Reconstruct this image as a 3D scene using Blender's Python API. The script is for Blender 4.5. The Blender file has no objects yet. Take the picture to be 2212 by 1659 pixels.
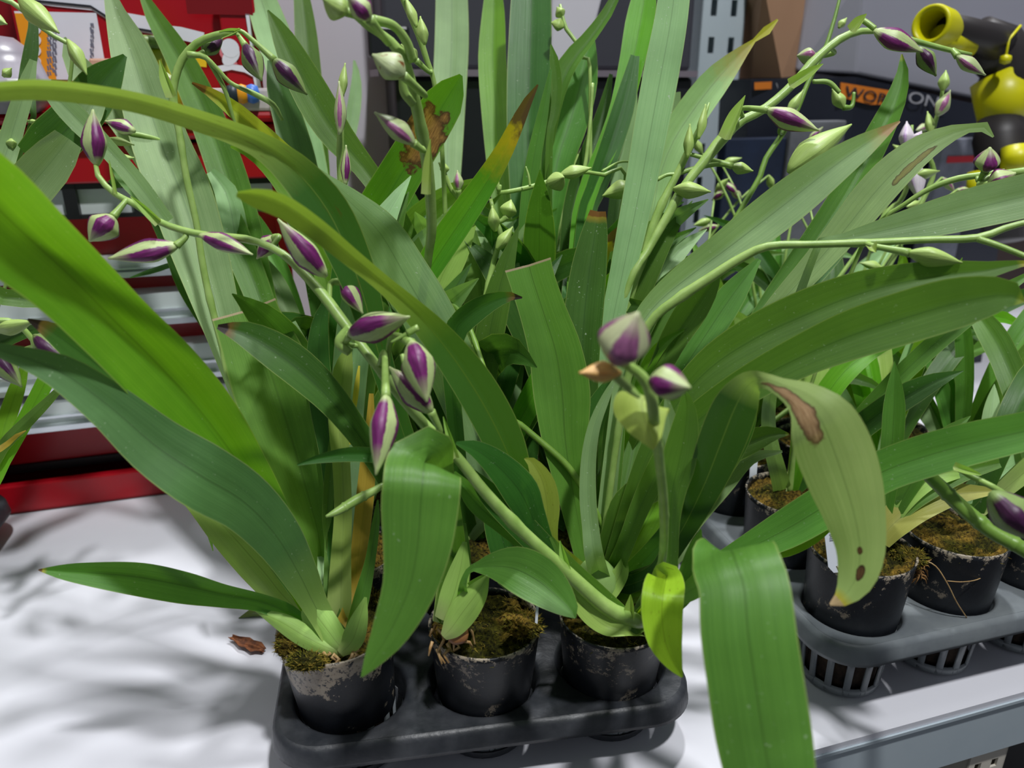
import bpy, math, random
from math import pi, sin, cos, radians, sqrt, atan2
from mathutils import Vector, Matrix, noise
import mathutils
random.seed(7)
SC = bpy.context.scene
COL = SC.collection

# ---------------------------------------------------------------- camera
PITCH = radians(21.2); F = 1661.0; H = .455
cp, sp_ = cos(PITCH), sin(PITCH)
CAM = Vector((0, 0, H))
cd = bpy.data.cameras.new('camera')
cd.sensor_fit = 'HORIZONTAL'; cd.sensor_width = 36; cd.lens = F/2212*36
cd.clip_start = .02; cd.clip_end = 50
cd.dof.use_dof = True; cd.dof.focus_distance = .56; cd.dof.aperture_fstop = 6.5
cam = bpy.data.objects.new('camera', cd); COL.objects.link(cam)
cam.location = CAM; cam.rotation_euler = (pi/2 - PITCH, 0, 0)
SC.camera = cam

def P(x, y, d):
    """point at photo pixel x, y (2212x1659) and distance d along the optical axis"""
    a = (x-1106)/F; b = (y-829.5)/F
    return Vector((a*d, d*(cp-b*sp_), H-d*(sp_+b*cp)))
def T(x, y, z):
    """where the sight line through pixel x, y meets the height z"""
    b = (y-829.5)/F
    return P(x, y, (H-z)/(sp_+b*cp))
def J(q):
    Z = q.z-H; d = q.y*cp-Z*sp_; v = -(q.y*sp_+Z*cp)
    return (1106+F*q.x/d, 829.5+F*v/d, d)
YAW = radians(17)                      # the table and the stand run 17 degrees off the picture plane
U17 = Vector((cos(YAW), sin(YAW), 0)); V17 = Vector((-sin(YAW), cos(YAW), 0))
def S(x, y, t):
    """(s, z) where the sight line through a pixel meets the upright plane t in the table's frame"""
    r = P(x, y, 1)-CAM
    k = t/(r.dot(V17)); q = CAM+r*k
    return q.dot(U17), q.z
def W(s, t, z): return U17*s+V17*t+Vector((0, 0, z))

# ---------------------------------------------------------------- light
wd = bpy.data.worlds.new('shop'); SC.world = wd; wd.use_nodes = True
wd.node_tree.nodes['Background'].inputs[0].default_value = (.80, .86, 1, 1)
wd.node_tree.nodes['Background'].inputs[1].default_value = .15
def area(name, loc, target, sx, sy, power, col=(.975, .985, 1)):
    l = bpy.data.lights.new(name, 'AREA'); l.shape = 'RECTANGLE'; l.size = sx; l.size_y = sy
    l.energy = power; l.color = col
    o = bpy.data.objects.new(name, l); COL.objects.link(o); o.location = loc
    o.rotation_euler = (Vector(target)-Vector(loc)).to_track_quat('-Z', 'Y').to_euler()
    return o
area('ceiling_lamp_front', (.55, -.35, 2.7), (0, .6, 0), .14, .14, 56)
area('ceiling_lamp_back', (.35, 1.55, 2.8), (0, .7, .1), .16, .16, 50)
area('ceiling_lamp_left', (-1.3, .2, 2.6), (0, .7, .1), .5, .5, 8)
SC.view_settings.view_transform = 'Standard'; SC.view_settings.look = 'None'
SC.view_settings.exposure = 0.0; SC.view_settings.gamma = 1
SC.view_settings.use_curve_mapping = False

# ---------------------------------------------------------------- materials
def srgb(r, g, b):
    f = lambda c: (c/255/12.92) if c/255 <= .04045 else ((c/255+.055)/1.055)**2.4
    return (f(r), f(g), f(b), 1)
class NT:
    def __init__(s, name):
        s.m = bpy.data.materials.new(name); s.m.use_nodes = True
        s.t = s.m.node_tree; s.n = s.t.nodes; s.b = s.n['Principled BSDF']; s.out = s.n['Material Output']
    def node(s, typ, **kw):
        n = s.n.new(typ)
        for k, v in kw.items(): setattr(n, k, v)
        return n
    def link(s, a, b): s.t.links.new(a, b)
    def val(s, sock, v):
        if hasattr(v, 'is_linked') or isinstance(v, bpy.types.NodeSocket): s.link(v, sock)
        else: sock.default_value = v
    def math(s, op, a, b=0, clamp=False):
        n = s.node('ShaderNodeMath', operation=op, use_clamp=clamp); s.val(n.inputs[0], a); s.val(n.inputs[1], b); return n.outputs[0]
    def mix(s, f, a, b):
        n = s.node('ShaderNodeMix', data_type='RGBA'); s.val(n.inputs[0], f); s.val(n.inputs[6], a); s.val(n.inputs[7], b); return n.outputs[2]
    def noise(s, vec, scale, detail=2, rough=.5):
        n = s.node('ShaderNodeTexNoise'); n.inputs['Scale'].default_value = scale; n.inputs['Detail'].default_value = detail
        n.inputs['Roughness'].default_value = rough
        if vec is not None: s.link(vec, n.inputs['Vector'])
        return n.outputs['Fac']
    def ramp(s, v, lo, hi):
        n = s.node('ShaderNodeMapRange', clamp=True); s.val(n.inputs[0], v); n.inputs[1].default_value = lo; n.inputs[2].default_value = hi
        return n.outputs[0]
    def uv(s): return s.node('ShaderNodeUVMap').outputs[0]
    def obj(s): return s.node('ShaderNodeTexCoord').outputs['Object']
    def sep(s, v):
        n = s.node('ShaderNodeSeparateXYZ'); s.link(v, n.inputs[0]); return n.outputs
    def scale(s, v, xyz, off=(0, 0, 0)):
        n = s.node('ShaderNodeMapping'); s.link(v, n.inputs[0]); n.inputs['Scale'].default_value = xyz; n.inputs['Location'].default_value = off; return n.outputs[0]
    def bump(s, h, strength, dist=.001):
        n = s.node('ShaderNodeBump'); n.inputs['Strength'].default_value = strength; n.inputs['Distance'].default_value = dist
        s.link(h, n.inputs['Height']); s.link(n.outputs[0], s.b.inputs['Normal']); return n.outputs[0]

MATS = {}
def plain(name, col, rough=.5, metal=0, nz=0, nscale=30, col2=None, bump=0, spec=.5, trans=0):
    if name in MATS: return MATS[name]
    t = NT(name); b = t.b
    b.inputs['Roughness'].default_value = rough; b.inputs['Metallic'].default_value = metal
    b.inputs['Specular IOR Level'].default_value = spec
    if trans: b.inputs['Transmission Weight'].default_value = trans; b.inputs['IOR'].default_value = 1.1
    f = t.noise(t.obj(), nscale, 4, .6)
    c2 = col2 or tuple(min(1, c*1.25) for c in col[:3])+(1,)
    f = t.ramp(f, .5-.25/(.2+nz), .5+.25/(.2+nz)) if nz else t.math('MULTIPLY', f, .15)
    t.link(t.mix(f, col, c2), b.inputs['Base Color'])
    if bump: t.bump(t.noise(t.obj(), nscale*3, 4), bump, .002)
    MATS[name] = t.m; return t.m

def leafmat(name, col, vein, trans=(.35, .62, .04, 1), tf=.34, rough=.42, specks=0, tip=0, tipcol=None, tipcol2=None,
            blots=(), spots=0, spec=.45, cut=False, basecol=None, grad=None):
    lift = lambda q: (min(1, q[0]*1.45), min(1, q[1]*1.36), min(1, q[2]*1.05), 1)
    col = lift(col); vein = lift(vein)
    t = NT(name); b = t.b
    uv = t.uv(); s = t.sep(uv); u, v = s[0], s[1]
    vc = t.math('ABSOLUTE', t.math('SUBTRACT', v, .5))           # 0 midrib .. .5 edge
    rnd = t.node('ShaderNodeObjectInfo').outputs['Random']
    stripes = t.noise(t.scale(uv, (1.5, 55, 1)), 1, 3, .6)
    broad = t.noise(t.obj(), 22, 3)
    c = t.mix(t.ramp(stripes, .3, .75), col, vein)
    c = t.mix(t.math('MULTIPLY', t.ramp(broad, .35, .7), .5), c, tuple(x*.62 for x in col[:3])+(1,))
    # each leaf a little lighter or darker
    hv = t.node('ShaderNodeHueSaturation'); t.link(c, hv.inputs['Color'])
    t.link(t.math('ADD', t.math('MULTIPLY', rnd, .40), .80), hv.inputs['Value'])
    t.link(t.math('ADD', t.math('MULTIPLY', rnd, .030), .487), hv.inputs['Hue'])
    c = hv.outputs[0]
    if grad: c = t.mix(t.ramp(u, grad[0], grad[1]), c, grad[2])
    if basecol: c = t.mix(t.ramp(u, .72, .98), c, basecol)
    midrib = t.ramp(vc, .020, .005)
    c = t.mix(t.math('MULTIPLY', midrib, .55), c, tuple(x*.55 for x in col[:3])+(1,))
    edge = t.ramp(vc, .478, .492)
    c = t.mix(t.math('MULTIPLY', edge, .45), c, srgb(176, 190, 110))
    dark = None
    if specks:
        sn = t.noise(t.obj(), 520, 1); sp2 = t.noise(t.obj(), 60, 2)
        k = t.math('MULTIPLY', t.ramp(sn, .70, .78), t.ramp(sp2, .45, .62))
        c = t.mix(t.math('MULTIPLY', k, specks), c, srgb(200, 215, 190))
    if spots:
        sn = t.noise(t.scale(uv, (28, 9, 1)), 1, 3, .7)
        c = t.mix(t.math('MULTIPLY', t.ramp(sn, .62, .70), spots), c, srgb(92, 62, 22))
    if tip:
        n = t.noise(t.obj(), 160, 3)
        uu = t.math('ADD', u, t.math('MULTIPLY', t.math('SUBTRACT', n, .5), tip*.8))
        c = t.mix(t.ramp(uu, tip*1.9, tip*1.0), c, tipcol2 or srgb(190, 178, 60))
        c = t.mix(t.ramp(uu, tip*.95, tip*.75), c, tipcol or srgb(105, 62, 34))
    if cut:
        c = t.mix(t.ramp(u, .007, .005), c, srgb(205, 180, 150))
    for (bu, bv, ru, rv, c1, c2) in blots:
        n = t.noise(t.obj(), 120, 3)
        du = t.math('DIVIDE', t.math('SUBTRACT', u, bu), ru); dv = t.math('DIVIDE', t.math('SUBTRACT', v, bv), rv)
        r = t.math('SQRT', t.math('ADD', t.math('MULTIPLY', du, du), t.math('MULTIPLY', dv, dv)))
        r = t.math('ADD', r, t.math('MULTIPLY', t.math('SUBTRACT', n, .5), 1.3))
        st = t.noise(t.scale(uv, (40, 30, 1)), 1, 4, .7)
        inner = t.mix(t.ramp(st, .35, .65), c1, c2)
        rim = t.ramp(r, .62, .9)
        inner = t.mix(rim, inner, tuple(x*.45 for x in c1[:3])+(1,))
        c = t.mix(t.ramp(r, 1.05, .93), c, inner)
    t.link(c, b.inputs['Base Color']); b.inputs['Roughness'].default_value = rough
    b.inputs['Specular IOR Level'].default_value = spec
    nb = t.bump(t.math('ADD', stripes, t.math('MULTIPLY', broad, 1.5)), .22, .0012)
    tr = t.node('ShaderNodeBsdfTranslucent'); 
    tc = t.node('ShaderNodeMix', data_type='RGBA', blend_type='MULTIPLY'); tc.inputs[0].default_value = 1
    # light that passes through a leaf comes out yellower than light off its face
    g = t.node('ShaderNodeGamma'); t.link(c, g.inputs[0]); g.inputs[1].default_value = .62
    t.link(g.outputs[0], tc.inputs[6]); tc.inputs[7].default_value = trans
    t.link(tc.outputs[2], tr.inputs[0]); t.link(nb, tr.inputs['Normal'])
    mx = t.node('ShaderNodeMixShader'); mx.inputs[0].default_value = tf
    t.link(b.outputs[0], mx.inputs[1]); t.link(tr.outputs[0], mx.inputs[2]); t.link(mx.outputs[0], t.out.inputs[0])
    MATS[name] = t.m; return t.m

TR = (.74, 1.0, .22, 1)
BC = srgb(150, 180, 90)
LM = {
 'g': leafmat('leaf_green', srgb(74, 118, 50), srgb(92, 138, 62), TR, .36, specks=.35),
 'gb': leafmat('leaf_green_pale_base', srgb(76, 120, 50), srgb(94, 140, 62), TR, .36, specks=.35, basecol=BC),
 'b': leafmat('leaf_bright', srgb(92, 150, 36), srgb(112, 168, 48), (.8, 1, .12, 1), .45, specks=.3),
 's': leafmat('leaf_silver', srgb(120, 157, 116), srgb(142, 176, 136), TR, .25, rough=.5, specks=.8),
 'k': leafmat('leaf_dark', srgb(46, 88, 34), srgb(60, 104, 42), TR, .30, specks=.3),
 'y': leafmat('leaf_yellow_spotted', srgb(146, 172, 46), srgb(170, 188, 62), (.95, .9, .2, 1), .4, spots=.7, tip=.03, tipcol=srgb(140, 92, 52)),
 'o': leafmat('leaf_orange', srgb(212, 188, 70), srgb(224, 204, 100), (1, .85, .3, 1), .48),
 'p': leafmat('sheath_pale', srgb(142, 176, 96), srgb(160, 192, 112), TR, .3, basecol=srgb(176, 194, 120)),
 'ol': leafmat('leaf_olive', srgb(124, 160, 60), srgb(146, 176, 80), (.8, 1, .2, 1), .3, grad=(.24, .38, srgb(72, 120, 42))),
 'dd': leafmat('sheath_yellow_green', srgb(160, 172, 92), srgb(178, 186, 108), (.9, .95, .3, 1), .3, spots=.12),
 'k2': leafmat('leaf_slate_green', srgb(66, 100, 62), srgb(80, 116, 74), TR, .22, rough=.5, specks=.4, basecol=BC),
 'gt': leafmat('leaf_green_brown_tip', srgb(72, 118, 46), srgb(90, 138, 58), TR, .36, specks=.3, tip=.014),
 'st': leafmat('leaf_silver_pink_tip', srgb(124, 160, 120), srgb(148, 180, 140), TR, .28, rough=.5, specks=.6, tip=.035, tipcol=srgb(196, 160, 120), tipcol2=srgb(176, 184, 120)),
 'syt': leafmat('leaf_silver_yellow_tip', srgb(128, 164, 116), srgb(146, 180, 130), TR, .28, rough=.5, tip=.09, tipcol=srgb(190, 186, 50), tipcol2=srgb(180, 170, 90)),
 'kt': leafmat('leaf_dark_black_tip', srgb(46, 90, 34), srgb(60, 106, 42), TR, .32, specks=.3, tip=.026, tipcol=srgb(38, 22, 24), tipcol2=srgb(120, 90, 44)),
 'c': leafmat('leaf_cut_top', srgb(84, 128, 52), srgb(102, 146, 64), TR, .36, specks=.25, cut=True),
 'ct': leafmat('leaf_cut_brown_top', srgb(62, 104, 52), srgb(84, 128, 70), TR, .3, specks=.8, tip=.018, tipcol=srgb(140, 92, 48), tipcol2=srgb(170, 150, 60)),
 'r8': leafmat('leaf_brown_blotch_hanging', srgb(140, 172, 108), srgb(162, 188, 128), TR, .22, specks=.1, grad=(.415, .455, srgb(50, 92, 36)), tip=.014, tipcol=srgb(190, 160, 120),
               blots=[(.300, .68, .062, .20, srgb(150, 112, 78), srgb(196, 160, 120)), (.058, .42, .010, .10, srgb(82, 52, 40), srgb(110, 76, 50)), (.086, .50, .005, .05, srgb(92, 60, 40), srgb(110, 76, 50))]),
 'bs': leafmat('leaf_brown_spot_tip', srgb(70, 140, 26), srgb(88, 158, 36), (.7, 1, .1, 1), .45, specks=.2,
               blots=[(.135, .5, .062, .50, srgb(120, 76, 30), srgb(186, 136, 72))]),
 'yt': leafmat('leaf_yellow_tip_streak', srgb(74, 126, 34), srgb(96, 150, 44), (.8, 1, .15, 1), .38, specks=.2, tip=.10, tipcol=srgb(98, 70, 48), tipcol2=srgb(205, 176, 30)),
 'rs': leafmat('leaf_silver_rusty', srgb(124, 160, 112), srgb(146, 180, 130), TR, .28, rough=.5, specks=.5,
               blots=[(.15, .72, .05, .10, srgb(130, 122, 62), srgb(150, 146, 76))]),
 'up': leafmat('leaf_yellow_edge_tip', srgb(70, 116, 46), srgb(90, 136, 58), TR, .38, specks=.3, tip=.007, tipcol=srgb(150, 160, 60), tipcol2=srgb(150, 170, 60)),
 'ys': leafmat('leaf_lime_speckled', srgb(140, 178, 40), srgb(158, 192, 58), (.9, 1, .15, 1), .4, spots=.45),
 'ds': leafmat('leaf_lime_dark_spotted', srgb(140, 162, 76), srgb(160, 178, 96), (.9, .95, .2, 1), .3, spots=.45),
 'dx': leafmat('leaf_arching_spotted', srgb(140, 172, 92), srgb(164, 190, 118), (.8, 1, .2, 1), .3, spots=.45, grad=(.27, .38, srgb(58, 106, 38))),
}
def stemmat(name, c1, c2):
    t = NT(name)
    n = t.noise(t.obj(), 90, 3)
    t.link(t.mix(t.ramp(n, .3, .7), c1, c2), t.b.inputs['Base Color']); t.b.inputs['Roughness'].default_value = .4
    t.b.inputs['Subsurface Weight'].default_value = .15; t.b.inputs['Subsurface Radius'].default_value = (.003, .004, .001)
    t.bump(t.noise(t.obj(), 900, 2), .15, .0005); MATS[name] = t.m; return t.m
STEM = stemmat('flower_stem_green', srgb(138, 172, 84), srgb(164, 194, 108))
STEMD = stemmat('flower_stem_dark', srgb(104, 142, 52), srgb(124, 160, 66))
ROOT = stemmat('root_tan', srgb(150, 112, 66), srgb(190, 160, 112))
BULB = stemmat('pseudobulb_green', srgb(136, 172, 92), srgb(156, 190, 112))
BULBB = stemmat('pseudobulb_brown', srgb(176, 124, 74), srgb(128, 80, 50))
def budmat(name, pale, purple, amount, brown=0):
    t = NT(name); uv = t.uv(); s = t.sep(uv); u, v = s[0], s[1]
    w = t.math('COSINE', t.math('MULTIPLY', v, 6*pi))
    n = t.noise(t.obj(), 260, 4, .7)
    w = t.math('ADD', w, t.math('MULTIPLY', t.math('SUBTRACT', n, .5), 1.0))
    w = t.math('SUBTRACT', w, t.math('MULTIPLY', u, .6))
    endm = t.math('MULTIPLY', t.ramp(u, .07, .16), t.ramp(u, 1.0, .66))
    k = t.math('MULTIPLY', t.ramp(w, .30-amount, .62-amount), endm)
    st = t.noise(t.scale(uv, (5, 34, 1)), 1, 3)
    pur = t.mix(t.ramp(st, .40, .80), purple, tuple(min(1, x*1.9) for x in purple[:3])+(1,))
    c = t.mix(t.ramp(st, .3, .75), pale, tuple(x*.8 for x in pale[:3])+(1,))
    c = t.mix(k, c, pur)
    if brown:
        c = t.mix(t.math('MULTIPLY', t.ramp(t.noise(t.obj(), 140, 3), .60, .66), brown), c, srgb(130, 74, 22))
    t.link(c, t.b.inputs['Base Color']); t.b.inputs['Roughness'].default_value = .45
    t.b.inputs['Subsurface Weight'].default_value = .12; t.b.inputs['Subsurface Radius'].default_value = (.003, .003, .002)
    t.bump(st, .25, .0008); MATS[name] = t.m; return t.m
BM = {
 'p': budmat('bud_purple', srgb(186, 204, 138), srgb(100, 26, 88), .95),
 'd': budmat('bud_dark_purple', srgb(128, 152, 86), srgb(60, 20, 56), .75),
 'm': budmat('bud_mauve', srgb(190, 196, 150), srgb(120, 70, 104), .9),
 'l': budmat('bud_faint_purple', srgb(180, 196, 138), srgb(140, 84, 120), .30),
 'g': budmat('bud_green', srgb(176, 204, 112), srgb(160, 190, 100), -.5),
 'br': budmat('bud_green_browned', srgb(190, 204, 150), srgb(170, 180, 130), -.5, 1),
 'w': budmat('flower_white_lilac', srgb(226, 216, 224), srgb(180, 150, 190), -.1),
 'o': budmat('bud_withered_orange', srgb(226, 176, 100), srgb(206, 140, 60), -.2),
}

def potmat(name, dirt, hi):
    t = NT(name); uv = t.uv(); s = t.sep(uv)
    n = t.noise(t.obj(), 90, 6, .75); n2 = t.noise(t.obj(), 26, 3)
    zz = s[1]
    top = t.ramp(t.math('ADD', zz, t.math('ADD', t.math('MULTIPLY', t.math('SUBTRACT', n, .5), 1.5), t.math('MULTIPLY', t.math('SUBTRACT', n2, .5), 2.2*dirt))), 1.0-dirt*.36, 1.03-dirt*.36)
    k = t.math('MULTIPLY', top, t.ramp(t.noise(t.obj(), 260, 4, .7), .40, .48))
    k2 = t.math('MULTIPLY', t.ramp(t.noise(t.obj(), 75, 6, .8), .55, .58), t.ramp(n2, .53, .57))
    c = t.mix(t.ramp(n, .3, .8), srgb(20, 23, 28), srgb(34, 38, 45))
    c = t.mix(t.math('MAXIMUM', k, t.math('MULTIPLY', k2, hi)), c, t.mix(n, srgb(120, 100, 82), srgb(186, 176, 156)))
    t.link(c, t.b.inputs['Base Color']); t.b.inputs['Roughness'].default_value = .42
    t.bump(n, .2, .001); MATS[name] = t.m; return t.m
POT = potmat('pot_black', .08, .8); POTD = potmat('pot_black_crusted', 1.0, .9)
TRAY = plain('tray_black_plastic', srgb(44, 47, 52), .42, nz=1.6, nscale=40, col2=srgb(66, 68, 72), bump=.3)
TRAYB = plain('tray_grey_plastic', srgb(100, 106, 111), .38, nz=1.0, nscale=24, col2=srgb(124, 130, 132), bump=.2)
def mossmat():
    t = NT('moss'); o = t.obj()
    n = t.noise(o, 60, 4, .7); n2 = t.noise(o, 400, 3, .7); n3 = t.noise(o, 30, 2)
    c = t.mix(t.ramp(n, .35, .65), srgb(40, 42, 14), srgb(96, 92, 26))
    c = t.mix(t.ramp(n3, .5, .62), c, srgb(140, 112, 44))
    c = t.mix(t.ramp(n2, .35, .7), tuple([.006, .006, .003, 1]), c)
    t.link(c, t.b.inputs['Base Color']); t.b.inputs['Roughness'].default_value = .95; t.b.inputs['Specular IOR Level'].default_value = .1
    MATS['moss'] = t.m; return t.m
MOSS = mossmat()
MFIB = plain('moss_fibre', srgb(90, 96, 30), .9, nz=2, nscale=120, col2=srgb(150, 128, 54), spec=.1)
SOIL = plain('bark_soil', srgb(22, 19, 17), .9, nz=1.5, nscale=90, col2=srgb(58, 46, 36), bump=.6, spec=.2)

# ---------------------------------------------------------------- mesh helpers
def mesh(name, verts, faces, mat, parent=None, uvs=None, smooth=True, kind=None, bevel=0):
    me = bpy.data.meshes.new(name); me.from_pydata([tuple(v) for v in verts], [], faces)
    if uvs is not None:
        ul = me.uv_layers.new(name='UVMap')
        for lp in me.loops: ul.data[lp.index].uv = uvs[lp.vertex_index]
    me.materials.append(mat)
    if smooth:
        for p in me.polygons: p.use_smooth = True
    me.validate(); me.update()
    o = bpy.data.objects.new(name, me); COL.objects.link(o)
    if parent is not None:
        o.parent = parent
        org = ORG.get(parent.name, Vector((0, 0, 0)))
        ORG[o.name] = org
        if org.length: me.transform(Matrix.Translation(-org))
    if kind: o['kind'] = kind
    if bevel:
        b = o.modifiers.new('bevel', 'BEVEL'); b.width = bevel; b.segments = 2; b.limit_method = 'ANGLE'
    return o
ORG = {}
def tag(o, label, cat, group=None):
    o['label'] = label; o['category'] = cat
    if group: o['group'] = group
    return o
def thing(name, label, cat, loc, group=None):
    o = bpy.data.objects.new(name, None); COL.objects.link(o); o.location = loc
    o.empty_display_size = .02
    tag(o, label, cat, group); ORG[o.name] = Vector(loc); return o
class MB:
    def __init__(s): s.v = []; s.f = []; s.uv = []
    def add(s, vs, fs, uvs=None):
        k = len(s.v); s.v += [Vector(v) for v in vs]; s.f += [tuple(i+k for i in f) for f in fs]
        s.uv += list(uvs) if uvs else [(0, 0)]*len(vs); return s
    def box(s, c, d, M=None):
        x, y, z = d[0]/2, d[1]/2, d[2]/2
        vs = [Vector((a*x, b*y, e*z)) for a in (-1, 1) for b in (-1, 1) for e in (-1, 1)]
        M = M or Matrix.Identity(3)
        vs = [M @ v+Vector(c) for v in vs]
        return s.add(vs, [(0, 1, 3, 2), (4, 6, 7, 5), (0, 4, 5, 1), (2, 3, 7, 6), (0, 2, 6, 4), (1, 5, 7, 3)])
    def wbox(s, s0, s1, t0, t1, z0, z1):
        """box in the table's own frame"""
        vs = [W(a, b, e) for a in (s0, s1) for b in (t0, t1) for e in (z0, z1)]
        return s.add(vs, [(0, 1, 3, 2), (4, 6, 7, 5), (0, 4, 5, 1), (2, 3, 7, 6), (0, 2, 6, 4), (1, 5, 7, 3)])
    def tube(s, pts, rad, n=8, cap=True):
        pts = [Vector(p) for p in pts]; m = len(pts)
        if not hasattr(rad, '__len__'): rad = [rad]*m
        up = None; vs = []; uv = []
        for i, p in enumerate(pts):
            tg = (pts[min(i+1, m-1)]-pts[max(i-1, 0)]).normalized()
            if up is None:
                up = tg.orthogonal().normalized()
            else:
                up = (up-tg*up.dot(tg)).normalized()
            sd = tg.cross(up)
            for k in range(n):
                a = 2*pi*k/n; vs.append(p+(up*cos(a)+sd*sin(a))*rad[i]); uv.append((i/(m-1), k/n))
        fs = [(i*n+k, i*n+(k+1) % n, (i+1)*n+(k+1) % n, (i+1)*n+k) for i in range(m-1) for k in range(n)]
        if cap: fs += [tuple(range(n))[::-1], tuple(range((m-1)*n, m*n))]
        return s.add(vs, fs, uv)
    def lathe(s, prof, org, axis=(0, 0, 1), n=32, closed=False, sx=1, sy=1):
        """prof: list of (radius, height along axis)"""
        ax = Vector(axis).normalized(); a1 = ax.orthogonal().normalized() if abs(ax.z) < .999 else Vector((1, 0, 0)); a2 = ax.cross(a1)
        vs = []; uv = []; m = len(prof)
        h0 = min(p[1] for p in prof); h1 = max(p[1] for p in prof)
        for i, (r, h) in enumerate(prof):
            for k in range(n):
                a = 2*pi*k/n; vs.append(Vector(org)+ax*h+a1*cos(a)*r*sx+a2*sin(a)*r*sy); uv.append((k/n, (h-h0)/max(1e-6, h1-h0)))
        fs = [(i*n+k, i*n+(k+1) % n, (i+1)*n+(k+1) % n, (i+1)*n+k) for i in range(m-1) for k in range(n)]
        return s.add(vs, fs, uv)
    def build(s, name, mat, parent=None, smooth=True, kind=None, bevel=0):
        return mesh(name, s.v, s.f, mat, parent, s.uv, smooth, kind, bevel)
def flat(o):
    for p in o.data.polygons: p.use_smooth = False
    return o

def spline(rows, n):
    """centripetal-ish Catmull-Rom through rows of numbers, sampled evenly by length of the first three"""
    pts = [tuple(r) for r in rows]; m = len(pts)
    if m == 2:
        return [tuple(a+(b-a)*i/(n-1) for a, b in zip(*pts)) for i in range(n)]
    dense = []
    for i in range(m-1):
        p0 = pts[max(i-1, 0)]; p1 = pts[i]; p2 = pts[i+1]; p3 = pts[min(i+2, m-1)]
        if i == 0: p0 = tuple(2*a-b for a, b in zip(p1, p2))
        if i == m-2: p3 = tuple(2*b-a for a, b in zip(p1, p2))
        for j in range(14):
            t = j/14
            dense.append(tuple(.5*(2*b+(c-a)*t+(2*a-5*b+4*c-d)*t*t+(3*b-a-3*c+d)*t**3) for a, b, c, d in zip(p0, p1, p2, p3)))
    dense.append(pts[-1])
    L = [0]
    for a, b in zip(dense, dense[1:]): L.append(L[-1]+sqrt(sum((x-y)**2 for x, y in zip(a[:3], b[:3]))))
    out = []; k = 0
    for i in range(n):
        q = L[-1]*i/(n-1)
        while k < len(L)-2 and L[k+1] < q: k += 1
        f = (q-L[k])/max(1e-9, L[k+1]-L[k]); f = min(max(f, 0), 1)
        out.append(tuple(a+(b-a)*f for a, b in zip(dense[k], dense[k+1])))
    return out

def depths(pts):
    """fill in the distances that were not given, evenly between those that were"""
    idx = [i for i, p in enumerate(pts) if len(p) > 3]
    out = []
    for i, p in enumerate(pts):
        if len(p) > 3: out.append(p[:4]); continue
        a = max([j for j in idx if j < i], default=idx[0]); b = min([j for j in idx if j > i], default=idx[-1])
        if a == b: d = pts[a][3]
        else:
            L = lambda q, r: sqrt((pts[q][0]-pts[r][0])**2+(pts[q][1]-pts[r][1])**2)
            la = sum(L(j, j+1) for j in range(a, i)); lb = sum(L(j, j+1) for j in range(i, b))
            d = pts[a][3]+(pts[b][3]-pts[a][3])*la/(la+lb)
        out.append((p[0], p[1], p[2], d))
    return out

CROWN = {}; PLANT = {}
NLEAF = {}
def ribbon(rows, tilt, fold, wav, seed, name, mat, parent, n=34):
    """a leaf blade: rows are (x, y, z, width) from the tip to the foot"""
    sm = spline(rows, n); m = 9
    pts = [Vector(r[:3]) for r in sm]; wd_ = [max(r[3], .0004) for r in sm]
    Ss = []; 
    for i in range(n):
        tg = (pts[min(i+1, n-1)]-pts[max(i-1, 0)])
        vw = (pts[i]-CAM)
        s = tg.normalized().cross(vw.normalized())
        if Ss and s.dot(Ss[-1]) < 0: s = -s
        Ss.append(s)           # kept unnormalised: foreshortened bits weigh less
    for _ in range(4):
        Ss = [(Ss[max(i-1, 0)]+Ss[i]*2+Ss[min(i+1, n-1)]) for i in range(n)]
        Ss = [s*.25 for s in Ss]
    rg = random.Random(seed); ph = rg.uniform(0, 6); ph2 = rg.uniform(0, 6)
    vs = []; uv = []
    for i in range(n):
        tg = (pts[min(i+1, n-1)]-pts[max(i-1, 0)]).normalized()
        s = Ss[i]; s = (s-tg*s.dot(tg))
        s = s.normalized() if s.length > 1e-6 else tg.orthogonal().normalized()
        nr = s.cross(tg).normalized()
        if nr.dot(CAM-pts[i]) < 0: nr = -nr
        tl = tilt(i/(n-1)) if callable(tilt) else tilt*(.6+.4*sin(i/(n-1)*3+ph))
        R = Matrix.Rotation(tl, 3, tg); s2 = R @ s; n2 = R @ nr
        hw = wd_[i]/2/max(.55, cos(tl))
        for k in range(m):
            v = -1+2*k/(m-1)
            off = fold*hw*(abs(v)**1.4-.35) + wav*hw*abs(v)*sin(i/(n-1)*9+ph+(1.7 if v > 0 else 0))*.5
            if k == m//2: off -= .07*hw
            vs.append(pts[i]+s2*(v*hw*(1-.12*abs(fold)))+n2*off); uv.append((i/(n-1), k/(m-1)))
    fs = [(i*m+k, i*m+k+1, (i+1)*m+k+1, (i+1)*m+k) for i in range(n-1) for k in range(m-1)]
    return mesh(name, vs, fs, mat, parent, uv)
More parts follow.
